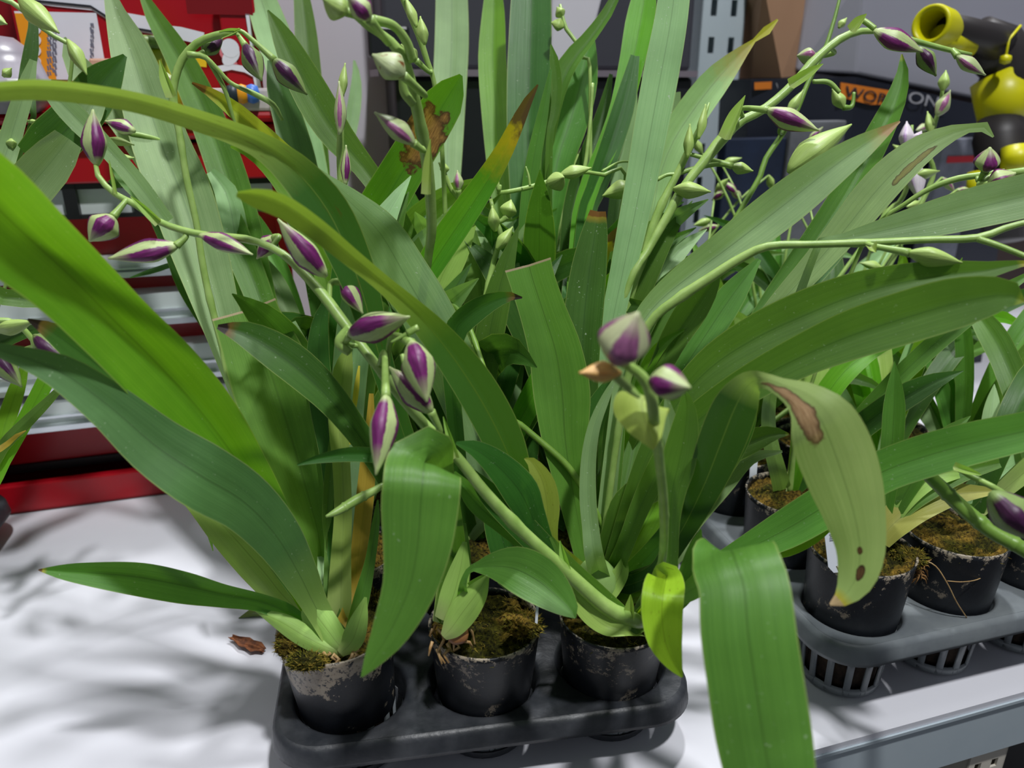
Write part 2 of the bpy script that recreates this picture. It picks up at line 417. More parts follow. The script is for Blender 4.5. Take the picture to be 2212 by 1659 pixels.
def L(pl, mat, pts, tilt=None, fold=.22, wav=.12, foot=True, name='leaf', label=None, n=34, fw=.016):
    pts = depths(pts)
    rows = [tuple(P(x, y, d))+(w*d/F,) for x, y, w, d in pts]
    seed = int(pts[0][0]*7+pts[0][1]*13)
    rg = random.Random(seed)
    if foot:
        c = CROWN[pl]; a = Vector(rows[-1][:3]); dist = (a-c).length
        if dist > .02:
            b = Vector(rows[-2][:3]); dr = (a-b).normalized()
            jit = Vector((rg.uniform(-.008, .008), rg.uniform(-.006, .008), 0))
            if dist > .09:
                mid = (a+c)/2+dr*dist*.12
                rows.append(tuple(mid)+((rows[-1][3]+fw)/2,))
            rows.append(tuple(c+jit)+(fw,))
    if tilt is None: tilt = rg.uniform(-.35, .35)
    par = PLANT[pl.rstrip('f')]
    NLEAF[par.name] = NLEAF.get(par.name, 0)+1
    o = ribbon(rows, tilt, fold, wav, seed, name, LM[mat], par, n)
    if label: o['label'] = label
    return o

def bud(par, base, tip, w, kind, roll=None, bulge=.38):
    """closed flower bud between two points, three overlapping sepals"""
    base = Vector(base); tip = Vector(tip); ax = tip-base; ln = ax.length; ax.normalize()
    view = ((base+tip)/2-CAM).normalized()
    a1 = ax.cross(view).normalized(); a2 = a1.cross(ax).normalized()
    n = 24; m = 15; vs = []; uv = []
    bend = a1*ln*.05*random.choice((-1, 1))
    if roll is None: roll = (pi/2 if a2.dot(view) < 0 else -pi/2)+random.uniform(-.4, .4)
    for i in range(m):
        u = i/(m-1)
        r = (u/bulge)**.55 if u < bulge else max(0, 1-((u-bulge)/(1-bulge))**1.55)
        r = max(r*w/2, .0006 if u > .5 else .0012)
        c = base+ax*ln*u+bend*(u*u)
        for k in range(n+1):
            a = 2*pi*k/n
            rr = r*(1+.09*cos(3*a)+.05*max(0, sin(3*a+.8))**6)
            vs.append(c+(a1*cos(a+roll)+a2*sin(a+roll))*rr); uv.append((u, k/n))
    # one seam column so that the texture runs round without a jump
    q_ = n+1
    fs = [(i*q_+k, i*q_+k+1, (i+1)*q_+k+1, (i+1)*q_+k) for i in range(m-1) for k in range(n)]
    fs += [tuple(range(n))[::-1], tuple(range((m-1)*q_, (m-1)*q_+n))]
    o = mesh('bud', vs, fs, BM[kind], par, uv)
    return o
def stem(pl, pts, buds=(), bracts=(), twigs=(), foot=True, mat=None, name='flower_stem'):
    pts = depths(pts)
    rows = [tuple(P(x, y, d))+(w*d/F/2,) for x, y, w, d in pts]
    if foot:
        c = CROWN[pl]; a = Vector(rows[-1][:3]); b = Vector(rows[-2][:3]); dist = (a-c).length
        if dist > .02:
            if dist > .08: rows.append(tuple((a+c)/2+(a-b).normalized()*dist*.15)+(rows[-1][3],))
            rows.append(tuple(c+Vector((random.uniform(-.006, .006), random.uniform(-.004, .006), 0)))+(.003,))
    sm = spline(rows, 60); mb = MB()
    rad = [max(r[3], .0006) for r in sm]
    for k in (14, 29, 43): rad[k] *= 1.16       # nodes
    mb.tube([r[:3] for r in sm], rad, 10)
    def near(p):
        return min((Vector(r[:3]) for r in sm), key=lambda q: (q-p).length)
    for tw in twigs:
        tp = depths(tw); tr = spline([tuple(P(x, y, d))+(w*d/F/2,) for x, y, w, d in tp], 20)
        mb.tube([r[:3] for r in tr], [max(.0004, r[3]) for r in tr], 8)
    todo = []
    for b in buds:
        (bx, by, bd), (tx, ty, td), w, kind, att = b[:5]
        B = P(bx, by, bd); Tp = P(tx, ty, td)
        if att:
            A = P(*att); A0 = near(A) if (near(A)-A).length < .03 else A
            mid = (A0+B)/2+((B-Tp).normalized()*(A0-B).length*.35)
            tr = spline([tuple(A0), tuple(mid), tuple(B+(Tp-B)*.04)], 12)
            mb.tube(tr, [.0016+.0012*(i/11)**2 for i in range(12)], 8)
        todo.append((B, Tp, w*bd/F, kind))
    st = mb.build(name, mat or STEM, PLANT[pl.rstrip('f')])
    for B, Tp, w, k in todo: bud(st, B, Tp, w, k)
    for (x0, y0, x1, y1, w, d) in bracts:
        A = P(x0, y0, d); B = P(x1, y1, d-.004)
        rows = [tuple(B)+(.0006,), tuple(A.lerp(B, .55))+(w*d/F*.8,), tuple(A)+(w*d/F,)]
        ribbon(rows, .5, .9, .0, int(x0), 'bract', LM['p'], st, 12)
    return st
# ================================================================ setting
FLOORZ = -.82
mb = MB(); mb.wbox(-4, 5, -1.5, 4.2, FLOORZ-.05, FLOORZ)
o = mb.build('floor', plain('floor_grey', srgb(70, 68, 66), .4, nz=1, nscale=3, col2=srgb(88, 86, 84)), smooth=False); o['kind'] = 'structure'
mb = MB(); mb.wbox(-4, 5, 3.6, 3.7, FLOORZ, 3.1)
o = mb.build('wall_back', plain('wall_paint', srgb(120, 120, 122), .8), smooth=False); o['kind'] = 'structure'

# ---------------------------------------------------------------- the white table on a steel rack
TF = T(1760, 1620, 0).dot(V17)                     # front edge of the table
tb = thing('display_table', 'white tabletop on a galvanised steel rack frame, holding the orchid trays', 'table', W(0, TF+.5, 0))
WHITE = plain('table_white', srgb(220, 220, 228), .32, nz=.3, nscale=6, col2=srgb(230, 230, 236), spec=.4)
mb = MB(); mb.wbox(-1.6, 1.9, TF, TF+1.25, -.006, 0); mb.build('tabletop', WHITE, tb, smooth=False)
STEEL = plain('galvanised_steel', srgb(184, 198, 206), .42, metal=.1, nz=.6, nscale=14, col2=srgb(196, 208, 214), bump=.05)
mb = MB(); mb.wbox(-1.6, 1.9, TF+.001, TF+.003, -.058, -.008); mb.wbox(-1.6, 1.9, TF+.001, TF+.03, -.060, -.058); mb.wbox(-1.6, 1.9, TF-.0015, TF+.004, -.009, -.0062)
mb.build('front_beam', STEEL, tb, smooth=False)
mb = MB(); mb.wbox(-1.6, 1.9, TF+1.2, TF+1.22, -.06, -.008); mb.build('rear_beam', STEEL, tb, smooth=False)
# perforated post below the beam on the right
POSTM = plain('post_beige', srgb(214, 208, 194), .5)
def perforated(name, s_, t_, w_, z0, z1, mat, parent, step=.026, hole=(.0065, .011), skew=.004):
    """one upright strip with two columns of punched slots, built as real openings"""
    mb = MB(); th = .002
    cols = [s_-w_/2, s_-w_*.30, s_-w_*.30+hole[0], s_+w_*.30-hole[0], s_+w_*.30, s_+w_/2]
    z = z1
    while z > z0:
        za, zb = z-step, z-step+hole[1]
        for a, b in ((0, 1), (2, 3), (4, 5)): mb.wbox(cols[a], cols[b], t_, t_+th, za, z)
        for a, b in ((1, 2), (3, 4)): mb.wbox(cols[a], cols[b], t_, t_+th, zb, z)
        z -= step
    mb.wbox(s_-w_/2, s_-w_/2+th, t_, t_+.03, z0, z1); mb.wbox(s_+w_/2-th, s_+w_/2, t_, t_+.03, z0, z1)
    mb.wbox(s_-w_/2, s_+w_/2, t_+.028, t_+.03, z0, z1)
    return mb.build(name, mat, parent, smooth=False)
ps, pz = S(2125, 1630, TF+.010)
perforated('post', ps, TF+.006, .042, FLOORZ, -.06, POSTM, tb, hole=(.007, .009))
for sx in (-1.4, 1.7):
    mb = MB(); mb.wbox(sx, sx+.05, TF+.02, TF+.06, FLOORZ, -.06); mb.build('post', STEEL, tb, smooth=False)
    mb = MB(); mb.wbox(sx, sx+.05, TF+1.15, TF+1.2, FLOORZ, -.06); mb.build('post', STEEL, tb, smooth=False)
# cream metal cabinet standing under the table next to the post
mb = MB(); a, _ = S(1995, 1659, TF+.06); b, _ = S(2085, 1640, TF+.06)
mb.wbox(a, b, TF+.06, TF+.4, FLOORZ, -.07)
cb = mb.build('metal_cabinet', plain('cabinet_grey', srgb(176, 170, 160), .4, metal=.3, nz=1, nscale=20, col2=srgb(120, 116, 110)), smooth=False, bevel=.004)
tag(cb, 'brushed grey metal cabinet standing under the table beside the perforated post', 'cabinet')
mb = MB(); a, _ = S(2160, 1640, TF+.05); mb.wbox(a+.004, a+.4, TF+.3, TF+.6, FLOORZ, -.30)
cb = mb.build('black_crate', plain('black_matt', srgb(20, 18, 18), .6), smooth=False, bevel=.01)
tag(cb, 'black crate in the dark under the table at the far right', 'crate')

# ---------------------------------------------------------------- red display stand on the left
RED = plain('red_enamel', srgb(166, 12, 26), .28, nz=.3, nscale=8, col2=srgb(176, 16, 32), spec=.5)
REDD = plain('red_enamel_deep', srgb(120, 10, 20), .35, nz=.3, nscale=8)
GLASSY = plain('drawer_front_pale', srgb(196, 206, 204), .12, nz=.8, nscale=7, col2=srgb(226, 232, 232), spec=.7)
BLK = plain('black_plastic', srgb(22, 22, 25), .45)
CHROME = plain('bright_strip', srgb(225, 230, 235), .2, metal=.7)
TS = T(0, 1117, 0).dot(V17)
SL = -1.35
SR = S(602, 300, TS)[0]                              # right end of the stand
st_ = thing('red_display_stand', 'red metal tool stand with pale drawer tiers, standing on the table at the left', 'display stand', W(SL+.5, TS+.2, 0))
def zz(x, y): return S(x, y, TS)[1]
z_lip0, z_lip1 = 0.0, zz(118, 1040)
mb = MB(); mb.wbox(SL, SR, TS, TS+.012, .001, z_lip1); mb.wbox(SL, SR, TS, TS+.30, .001, .006)
mb.build('base_rail', RED, st_, smooth=False, bevel=.002)
mb = MB(); mb.wbox(SL, SR, TS+.034, TS+.04, z_lip1, zz(118, 1023)); mb.build('shadow_gap', BLK, st_, smooth=False)
mb = MB(); mb.wbox(SL, SR, TS+.036, TS+.30, zz(118, 1023), zz(118, 925)); mb.build('bottom_panel', RED, st_, smooth=False, bevel=.002)
tiers = [(118, 929, 868), (282, 830, 757), (282, 705, 640), (282, 598, 560)]
reds = [(118, 868, 832), (282, 757, 705), (282, 640, 600), (282, 560, 478)]
for (x, ya, yb), (x2, yc, yd) in zip(tiers, reds):
    za, zb = zz(x, ya), zz(x, yb)
    dr = MB(); dr.wbox(SL, SR-.01, TS+.004, TS+.28, za, zb)
    d = dr.build('drawer', GLASSY, st_, smooth=False)
    m2 = MB(); m2.wbox(SL, SR-.01, TS-.004, TS+.006, za, za+.006); m2.build('drawer_reflection_strip', CHROME, d, smooth=False)  # bright strip put in for the reflection line along the drawer glass
    m3 = MB(); m3.wbox(SL, SR-.01, TS+.000, TS+.006, za+(zb-za)*.42, za+(zb-za)*.50); m3.build('drawer_ridge', CHROME, d, smooth=False)
    rz0, rz1 = zz(x2, yc), zz(x2, yd)
    m4 = MB(); m4.wbox(SL, SR, TS+.036, TS+.30, max(rz0, zb)-.002, rz1+.004); m4.build('tier_rail', RED, st_, smooth=False, bevel=.0015)
# open bay with black frame, pale packs behind
zA, zB = zz(150, 476), zz(150, 398)
mb = MB(); mb.wbox(SL, SR, TS+.005, TS+.012, zB-.006, zB); mb.wbox(SL, SR, TS+.005, TS+.012, zA, zA+.004)
for px in (60, 152, 300, 452): 
    a, _ = S(px, 430, TS+.005); mb.wbox(a-.006, a+.006, TS+.004, TS+.02, zA, zB)
mb.build('bay_frame', BLK, st_, smooth=False)
mb = MB(); mb.wbox(SL, SR-.01, TS+.014, TS+.28, zA, zB); mb.build('bay_liner', GLASSY, st_, smooth=False)
mb = MB(); mb.wbox(SL, SR, TS-.0, TS+.30, zB, zz(250, 312)); mb.build('upper_rail', RED, st_, smooth=False, bevel=.002)
for (ya, yb, dt) in ((300, 268, -.012), (264, 240, -.02)):
    mb = MB(); mb.wbox(SL, SR+.002, TS+dt, TS+.30, zz(420, ya), zz(420, yb)); mb.build('shelf_edge', RED, st_, smooth=False, bevel=.004)
ZSH = zz(420, 240)
mb = MB(); mb.wbox(SL, SR+.002, TS+.30, TS+.315, .001, ZSH+.45); mb.build('back_panel', REDD, st_, smooth=False)
mb = MB(); mb.wbox(SR-.012, SR, TS+.0, TS+.30, .006, ZSH-.02); mb.build('side_panel', RED, st_, smooth=False)

# packages on top of the red stand
PAPER = plain('label_white', srgb(222, 222, 232), .5, nz=.2, nscale=10)
ORANGE = plain('label_orange', srgb(250, 160, 20), .5)
INK = plain('ink_grey', srgb(110, 112, 130), .6)
INKB = plain('ink_black', srgb(28, 30, 38), .6)
def front_panel(mb, x0, y0, x1, y1, t, th=.001):
    a, z0 = S(x0, y1, t); b, z1 = S(x1, y0, t); mb.wbox(min(a, b), max(a, b), t-th, t, min(z0, z1), max(z0, z1)); return a, b, z0, z1
tc = TS+.05
a, _ = S(52, 160, tc); b, _ = S(248, 160, tc)
bx = thing('red_carton', 'red carton with a white and orange safety label on the red stand', 'carton', W((a+b)/2, tc+.08, ZSH))
mb = MB(); mb.wbox(a, b+.12, tc, tc+.16, ZSH, ZSH+.30); mb.build('carton_body', RED, bx, smooth=False, bevel=.003)
mb = MB(); la = front_panel(mb, 62, 28, 208, 172, tc-.0006, .0006); lab = mb.build('warning_label', PAPER, bx, smooth=False)
mb = MB(); front_panel(mb, 62, 30, 94, 172, tc-.0014, .0004); mb.build('label_stripe', ORANGE, lab, smooth=False)
mb = MB()
for y in (64, 88, 111, 134, 156):
    s_, z_ = S(78, y, tc-.002); mb.lathe([(0, 0), (.0052, 0), (.0052, .0006), (0, .0006)], W(s_, tc-.0022, z_), axis=-V17, n=14, sx=1, sy=.8)
mb.build('label_symbols', PAPER, lab, smooth=False)
mb = MB(); rg = random.Random(3)
for x in (103, 108, 114, 119):
    y = 60
    while y < 160:
        h = rg.uniform(4, 14); front_panel(mb, x, y, x+1.8, y+h, tc-.0016, .0003); y += h+rg.uniform(2, 4)
mb.build('label_print', INK, lab, smooth=False)
mb = MB()
for x in (196, 200):
    y = 50
    while y < 160:
        h = rg.uniform(4, 14); front_panel(mb, x, y, x+1.8, y+h, tc-.0016, .0003); y += h+rg.uniform(2, 4)
mb.build('label_print', INK, lab, smooth=False)
# white and black stripe that runs round the carton
def strip(name, pts, w, mat, t, par, th=.0008):
    q = [S(x, y, t) for x, y in pts]; v = []; f = []
    for i, (s_, z_) in enumerate(q):
        j = min(i+1, len(q)-1); k = max(i-1, 0)
        dx, dz = q[j][0]-q[k][0], q[j][1]-q[k][1]; l = sqrt(dx*dx+dz*dz); nx, nz = -dz/l*w/2, dx/l*w/2
        for tt in (t, t-th):
            v += [W(s_+nx, tt, z_+nz), W(s_-nx, tt, z_-nz)]
    for i in range(len(q)-1):
        b = i*4; f += [(b+2, b+3, b+7, b+6), (b, b+4, b+5, b+1), (b, b+2, b+6, b+4), (b+1, b+5, b+7, b+3)]
    return mesh(name, v, f, mat, par, smooth=False)
strip('white_stripe', [(60, -14), (110, -6), (200, 4), (232, 22), (262, 44), (330, 56)], .016, PAPER, tc-.0006, bx)
strip('black_line', [(66, 1), (196, 14), (224, 32), (258, 56), (330, 68)], .0022, INKB, tc-.0016, bx)
# second red pack to the right with a white flame sign
td = TS+.02
a, _ = S(262, 160, td); b, _ = S(566, 160, td)
rp = thing('red_packaging_board', 'glossy red packaging board with white print and a flame sign on the red stand', 'packaging', W((a+b)/2, td+.01, ZSH))
z1 = S(400, -60, td)[1]
mb = MB(); mb.wbox(a+.1, b, td, td+.02, ZSH, z1); mb.build('board', RED, rp, smooth=False, bevel=.002)
mb = MB(); front_panel(mb, 405, -30, 540, 30, td-.0008); mb.build('dark_window', REDD, rp, smooth=False)
strip('white_wedge', [(350, 68), (390, 72), (440, 84)], .012, PAPER, td-.001, rp)
strip('edge_line', [(534, 30), (546, 110)], .0035, PAPER, td-.001, rp)
strip('edge_line', [(552, 160), (562, 210)], .006, PAPER, td-.001, rp)
strip('swoosh', [(470, 150), (500, 144), (530, 150), (556, 164)], .006, PAPER, td-.001, rp)
strip('yellow_band', [(410, 130), (446, 134)], .010, plain('yellow_print', srgb(240, 196, 30), .5), td-.001, rp)
mb = MB(); s_, z_ = S(497, 104, td-.001)
mb.lathe([(0, 0), (.009, 0), (.009, .0006), (0, .0006)], W(s_, td-.0016, z_), axis=-V17, n=20)
s_, z_ = S(499, 122, td-.001); mb.lathe([(0, 0), (.011, 0), (.011, .0006), (0, .0006)], W(s_, td-.0014, z_), axis=-V17, n=20, sy=.6)
mb.build('flame_sign', PAPER, rp, smooth=False)
strip('sign_ring', [(476, 96), (478, 118), (490, 134), (512, 138)], .003, plain('pink_print', srgb(222, 120, 130), .5), td-.001, rp)
# clear bag of small coloured pieces
bg = thing('clear_blister_tray', 'clear blister tray with blue and orange pieces low on the red stand', 'tray', W(S(520, 220, td-.03)[0], td-.02, ZSH))
mb = MB(); a, _ = S(430, 225, td-.03); b, _ = S(590, 225, td-.03); mb.wbox(a, b, td-.04, td-.005, ZSH, ZSH+.022)
mb.build('tray_shell', plain('blister_clear', srgb(226, 214, 214), .1, trans=.3), bg, smooth=False, bevel=.003)
for (x, y, c, nm) in ((524, 208, srgb(240, 160, 30), 'orange_piece'), (546, 210, srgb(70, 120, 210), 'blue_piece'), (505, 206, srgb(40, 50, 60), 'dark_piece')):
    s_, z_ = S(x, y, td-.03); mb = MB(); mb.lathe([(0, -.009), (.006, -.007), (.008, 0), (.006, .008), (0, .010)], W(s_, td-.046, ZSH+.016), n=12)
    mb.build(nm, plain(nm, c, .4), bg)
# yellow jar with green lid, and white dome
jr = thing('yellow_jar', 'small jar with yellow contents and a pale green rim on the red stand', 'jar', W(S(325, 170, tc-.06)[0], tc-.06, ZSH))
s_ = S(325, 150, tc-.06)[0]; zt = S(325, 78, tc-.06)[1]; c0 = W(s_, tc-.06, ZSH)
mb = MB(); hgt = zt-ZSH
mb.lathe([(0, 0), (.022, 0), (.025, hgt*.1), (.024, hgt*.8), (.020, hgt*.84), (0, hgt*.84)], c0, n=28); mb.build('jar_body', plain('jar_yellow', srgb(196, 190, 40), .3, nz=1, nscale=25, col2=srgb(150, 160, 50)), jr)
mb = MB(); mb.lathe([(.019, hgt*.82), (.027, hgt*.84), (.028, hgt*.97), (.022, hgt), (0, hgt*1.0)], c0, n=28); mb.build('jar_lid', plain('lid_green', srgb(170, 190, 120), .4, nz=1.5, nscale=60, col2=srgb(70, 100, 30)), jr)
mb = MB(); s_ = S(-25, 130, tc-.06)[0]; zr = S(0, 72, tc-.06)[1]
mb.lathe([(.034, 0), (.046, .01), (.048, .03), (.047, (zr-ZSH)*.4), (.040, (zr-ZSH)*.75), (.024, (zr-ZSH)*.95), (0, zr-ZSH)], W(s_, tc-.06, ZSH), n=32)
o = mb.build('glass_dome', plain('frosted_dome', srgb(140, 136, 146), .3, spec=.4)); tag(o, 'frosted grey dome on the red stand at the left edge of the photo', 'dome')
mb = MB(); a, _ = S(205, 150, tc-.01); b, _ = S(300, 150, tc-.01); zc = S(250, 128, tc-.01)[1]
mb.wbox(a, b, tc-.035, tc-.006, ZSH, zc)
o = mb.build('orange_box', plain('salmon_card', srgb(228, 150, 116), .5, nz=1, nscale=20, col2=srgb(214, 180, 160)), smooth=False, bevel=.002); tag(o, 'small salmon and cream box standing in front of the red carton', 'box')

# ---------------------------------------------------------------- dim goods behind the trays
TB = 1.02
GREYL = plain('panel_light_grey', srgb(196, 192, 200), .5, nz=.3, nscale=3)
mb = MB(); a, _ = S(598, 200, TB+.10); b, _ = S(905, 200, TB+.10); mb.wbox(a-.03, b, TB+.10, TB+.13, 0, 1.25)
o = mb.build('partition_screen', GREYL, smooth=False, bevel=.004); tag(o, 'tall pale grey screen behind the orchids, right of the red stand', 'screen')
BLKG = plain('black_gloss', srgb(28, 29, 34), .35, nz=.3)
BLKS = plain('charcoal_case', srgb(58, 58, 66), .5, nz=.5, nscale=6)
cs = thing('black_tool_case', 'large black tool case with a pale ledge line behind the tall orchid leaves', 'case', W(.1, TB+.1, 0))
a, _ = S(858, 250, TB); b, _ = S(1500, 250, TB)
mb = MB(); mb.wbox(a, b, TB+.01, TB+.09, 0, S(1000, 165, TB)[1]); mb.build('case_body', BLKG, cs, smooth=False, bevel=.006)
mb = MB(); mb.wbox(a-.02, b, TB+.0, TB+.09, S(1000, 165, TB)[1], S(1000, 150, TB)[1]); mb.build('ledge', plain('ledge_grey', srgb(120, 110, 120), .4), cs, smooth=False)
mb = MB(); mb.wbox(a-.01, b, TB+.02, TB+.10, S(1000, 150, TB)[1], 1.2); mb.build('case_lid', BLKS, cs, smooth=False, bevel=.006)
mb = MB(); c1, z_ = S(840, 90, TB-.02); mb.box(W(c1, TB-.01, z_), (.05, .03, .035), Matrix.Rotation(YAW, 3, 'Z')); mb.build('latch', BLKG, cs, smooth=False, bevel=.004)
mb = MB(); a, z0 = S(1190, 140, TB-.03); b, z1 = S(1318, -20, TB-.03)
v = [W(a, TB-.03, z0), W(b-.03, TB-.03, z0), W(b+.005, TB-.03, z1+.05), W(a, TB-.03, z1+.05)]; v += [p+V17*.04 for p in v]
o = mesh('white_carton', v, [(0, 1, 2, 3), (4, 7, 6, 5), (0, 4, 5, 1), (1, 5, 6, 2), (2, 6, 7, 3), (3, 7, 4, 0)], GREYL, smooth=False, bevel=.003)
tag(o, 'white carton leaning in front of the black tool case at the top centre', 'carton')
# perforated steel upright
ru = thing('steel_upright', 'bluish grey perforated steel rack upright behind the orchids, right of the tall leaf', 'rack upright', W(S(1545, 200, 1.1)[0], 1.1, 0))
perforated('upright_face', S(1548, 200, 1.1)[0], 1.1, .072, 0, 1.3, STEEL, ru, step=.05, hole=(.010, .022))
# dark recess board and cardboard box
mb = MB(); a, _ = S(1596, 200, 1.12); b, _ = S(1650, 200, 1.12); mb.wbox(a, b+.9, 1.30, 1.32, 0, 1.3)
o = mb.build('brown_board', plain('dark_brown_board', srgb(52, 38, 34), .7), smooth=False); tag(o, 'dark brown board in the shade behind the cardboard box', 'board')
CARD = plain('cardboard', srgb(152, 116, 88), .8, nz=.5, nscale=9, col2=srgb(166, 130, 100))
cbx = thing('cardboard_box', 'brown cardboard box with a folded edge behind the yellow tipped leaf', 'box', W(S(1680, 160, 1.08)[0], 1.1, .4))
q = lambda x, y, t: W(S(x, y, t)[0], t, S(x, y, t)[1])
v = [q(1622, 168, 1.10), q(1688, 168, 1.05), q(1650, -30, 1.05), q(1612, 45, 1.12), q(1760, 160, 1.09), q(1770, -60, 1.09)]
v2 = [p+V17*.16 for p in v]
mesh('box_faces', v+v2, [(0, 1, 2, 3), (1, 4, 5, 2), (6, 9, 8, 7), (7, 8, 11, 10), (0, 6, 7, 1), (1, 7, 10, 4), (4, 10, 11, 5), (5, 11, 8, 2), (2, 8, 9, 3), (3, 9, 6, 0)], CARD, cbx, smooth=False)
# light grey storage box, leaning a little
gb = thing('grey_storage_box', 'light grey storage box with a slanting bottom edge behind the purple buds, top right', 'storage box', W(S(1900, 100, 1.05)[0], 1.1, .45))
v = [q(1722, 152, 1.06), q(1850, 160, 1.00), q(2230, 238, 1.00), q(1758, -60, 1.07), q(1870, -60, 1.00), q(2250, -60, 1.00)]
v2 = [p+V17*.2 for p in v]
mesh('box_shell', v+v2, [(0, 1, 4, 3), (1, 2, 5, 4), (6, 9, 10, 7), (7, 10, 11, 8), (0, 6, 7, 1), (1, 7, 8, 2), (2, 8, 11, 5), (0, 3, 9, 6), (3, 4, 10, 9), (4, 5, 11, 10)], plain('box_grey', srgb(140, 140, 150), .4, nz=.3, nscale=3), gb, smooth=False, bevel=.004)
# black power tool box with orange band and white word
kb = thing('black_tool_box', 'black box with an orange band and white letters behind the orchids on the right', 'box', W(S(1880, 300, 1.0)[0], 1.02, 0))
v = [q(1622, 172, 1.02), q(1850, 166, .98), q(2200, 246, .98), q(1622, 420, 1.02), q(1850, 430, .98), q(2200, 440, .98)]
for i in (3, 4, 5): v[i].z = 0.001
v2 = [p+V17*.09 for p in v]
mesh('box_body', v+v2, [(0, 3, 4, 1), (1, 4, 5, 2), (0, 1, 7, 6), (1, 2, 8, 7), (6, 7, 10, 9), (7, 8, 11, 10), (0, 6, 9, 3), (2, 5, 11, 8), (3, 9, 10, 4), (4, 10, 11, 5)], plain('tool_box_navy', srgb(26, 30, 42), .4), kb, smooth=False)
OR2 = plain('band_orange', srgb(206, 116, 34), .5)
def quad_on(name, pts, t, mat, par):
    a = [q(x, y, t) for x, y in pts]; b = [p+V17*.0008 for p in a]; n = len(a)
    return mesh(name, a+b, [tuple(range(n)), tuple(range(2*n-1, n-1, -1))]+[(i, i+n, (i+1) % n+n, (i+1) % n) for i in range(n)], mat, par, smooth=False)
quad_on('orange_patch', [(1630, 178), (1672, 176), (1672, 192), (1630, 194)], 1.012, OR2, kb)
quad_on('orange_band', [(1816, 178), (1925, 196), (1925, 226), (1880, 226), (1816, 210)], .975, OR2, kb)
def text(name, s, x, y, h, t, mat, par, roll=0, sx=1):
    c = bpy.data.curves.new(name, 'FONT'); c.body = s; c.size = h*1.38; c.extrude = .0004; c.materials.append(mat)
    o = bpy.data.objects.new(name, c); COL.objects.link(o); bpy.context.view_layer.update()
    me = bpy.data.meshes.new_from_object(o); bpy.data.objects.remove(o)
    o = bpy.data.objects.new(name, me); COL.objects.link(o)
    M = Matrix.Translation(q(x, y, t)) @ Matrix.Rotation(YAW, 4, 'Z') @ Matrix.Rotation(pi/2, 4, 'X') @ Matrix.Rotation(radians(roll), 4, 'Z') @ Matrix.Diagonal((sx, 1, 1, 1))
    me.transform(M)
    if par is not None:
        org = ORG[par.name]; me.transform(Matrix.Translation(-org)); o.parent = par
    return o
text('lettering', 'WOR', 1822, 208, .015, .973, INKB, kb, -9, 1.5)
text('lettering', 'ONE', 1958, 220, .016, .973, plain('ink_pale', srgb(150, 150, 156), .5), kb, -9, 1.7)
text('lettering', 'W', 1675, 192, .008, 1.01, plain('ink_pale', srgb(150, 150, 156), .5), kb, 0, 1.2)
# blue, white and red packs lower down behind the leaves
PK = [('blue_package', srgb(20, 34, 60), 1570, 300, 1700, 560, .955, 'blue package low behind the green orchid leaves, right of the steel upright'),
      ('white_package', srgb(110, 112, 118), 1712, 262, 1830, 520, .95, 'pale grey package behind the tip of the lime orchid bud'),
      ('grey_package', srgb(138, 142, 156), 2040, 300, 2118, 520, .94, 'pale blue grey package with a red stripe beside the yellow tool')]
for nm, c, x0, y0, x1, y1, t, lb in PK:
    a, z1 = S(x0, y0, t); b, _ = S(x1, y0, t); mb = MB(); mb.wbox(a, b, t, t+.02, 0.001, z1)
    o = mb.build(nm, plain(nm, c, .5, nz=1.2, nscale=18, col2=tuple(x*.5 for x in c[:3])+(1,)), smooth=False, bevel=.002); tag(o, lb, 'package')
    if nm == 'grey_package':
        ORG[o.name] = Vector((0, 0, 0))
        mb = MB(); a, z0 = S(2045, 352, t-.001); b, z1 = S(2112, 336, t-.001); mb.wbox(a, b, t-.001, t-.0002, z0, z1)
        mb.build('red_stripe', plain('stripe_red', srgb(200, 40, 50), .5), o, smooth=False)

# ---------------------------------------------------------------- yellow and black power tool, top right
YEL = plain('tool_yellow', srgb(214, 210, 0), .4, nz=.4, nscale=12, col2=srgb(196, 192, 4))
TBK = plain('tool_black', srgb(38, 34, 34), .5, nz=.6, nscale=14); TGR = plain('tool_grey', srgb(92, 88, 90), .4, nz=.6)
tl = thing('power_tool', 'yellow and black cordless power tool with a round nozzle at the top right edge', 'power tool', P(2150, 300, .98))
nd = P(2010, 52, .86); ne = P(2135, 92, .96); ax = (ne-nd).normalized()
mb = MB(); R0 = .0215
mb.lathe([(R0*.70, .05), (R0*.70, .004), (R0*.78, 0), (R0*.95, -.001), (R0, .004), (R0*.97, .03), (R0*.80, .044), (R0*.62, .05), (0, .05)], nd, axis=ax, n=40); mb.build('nozzle', YEL, tl)
mb = MB(); mb.tube([nd+ax*.045+Vector((0, 0, .004)), ne+Vector((0, 0, .004)), ne+ax*.03], [.014, .019, .024], 20); mb.build('nozzle_neck', TBK, tl)
mb = MB(); mb.tube([nd+ax*.03+Vector((0, 0, -.009)), nd+ax*.11+Vector((0, 0, -.012))], [.013, .011], 16); mb.build('yellow_insert', YEL, tl)
b0 = P(2110, 70, .98); b1 = P(2185, 150, 1.0); b2 = P(2165, 260, 1.0); b3 = P(2150, 420, 1.0)
mb = MB(); mb.tube([b0, P(2150, 105, .99), b1, P(2160, 200, 1.0)], [.022, .034, .036, .030], 24); mb.build('motor_housing', TBK, tl)
mb = MB(); mb.tube([P(2150, 165, 1.0), P(2168, 215, 1.0), P(2163, 262, 1.0)], [.030, .034, .027], 24); mb.build('yellow_collar', YEL, tl)
mb = MB(); mb.tube([P(2163, 255, 1.0), P(2160, 300, 1.0), P(2165, 350, 1.0), P(2170, 520, 1.0)], [.026, .032, .030, .026], 24); mb.build('handle', TBK, tl)
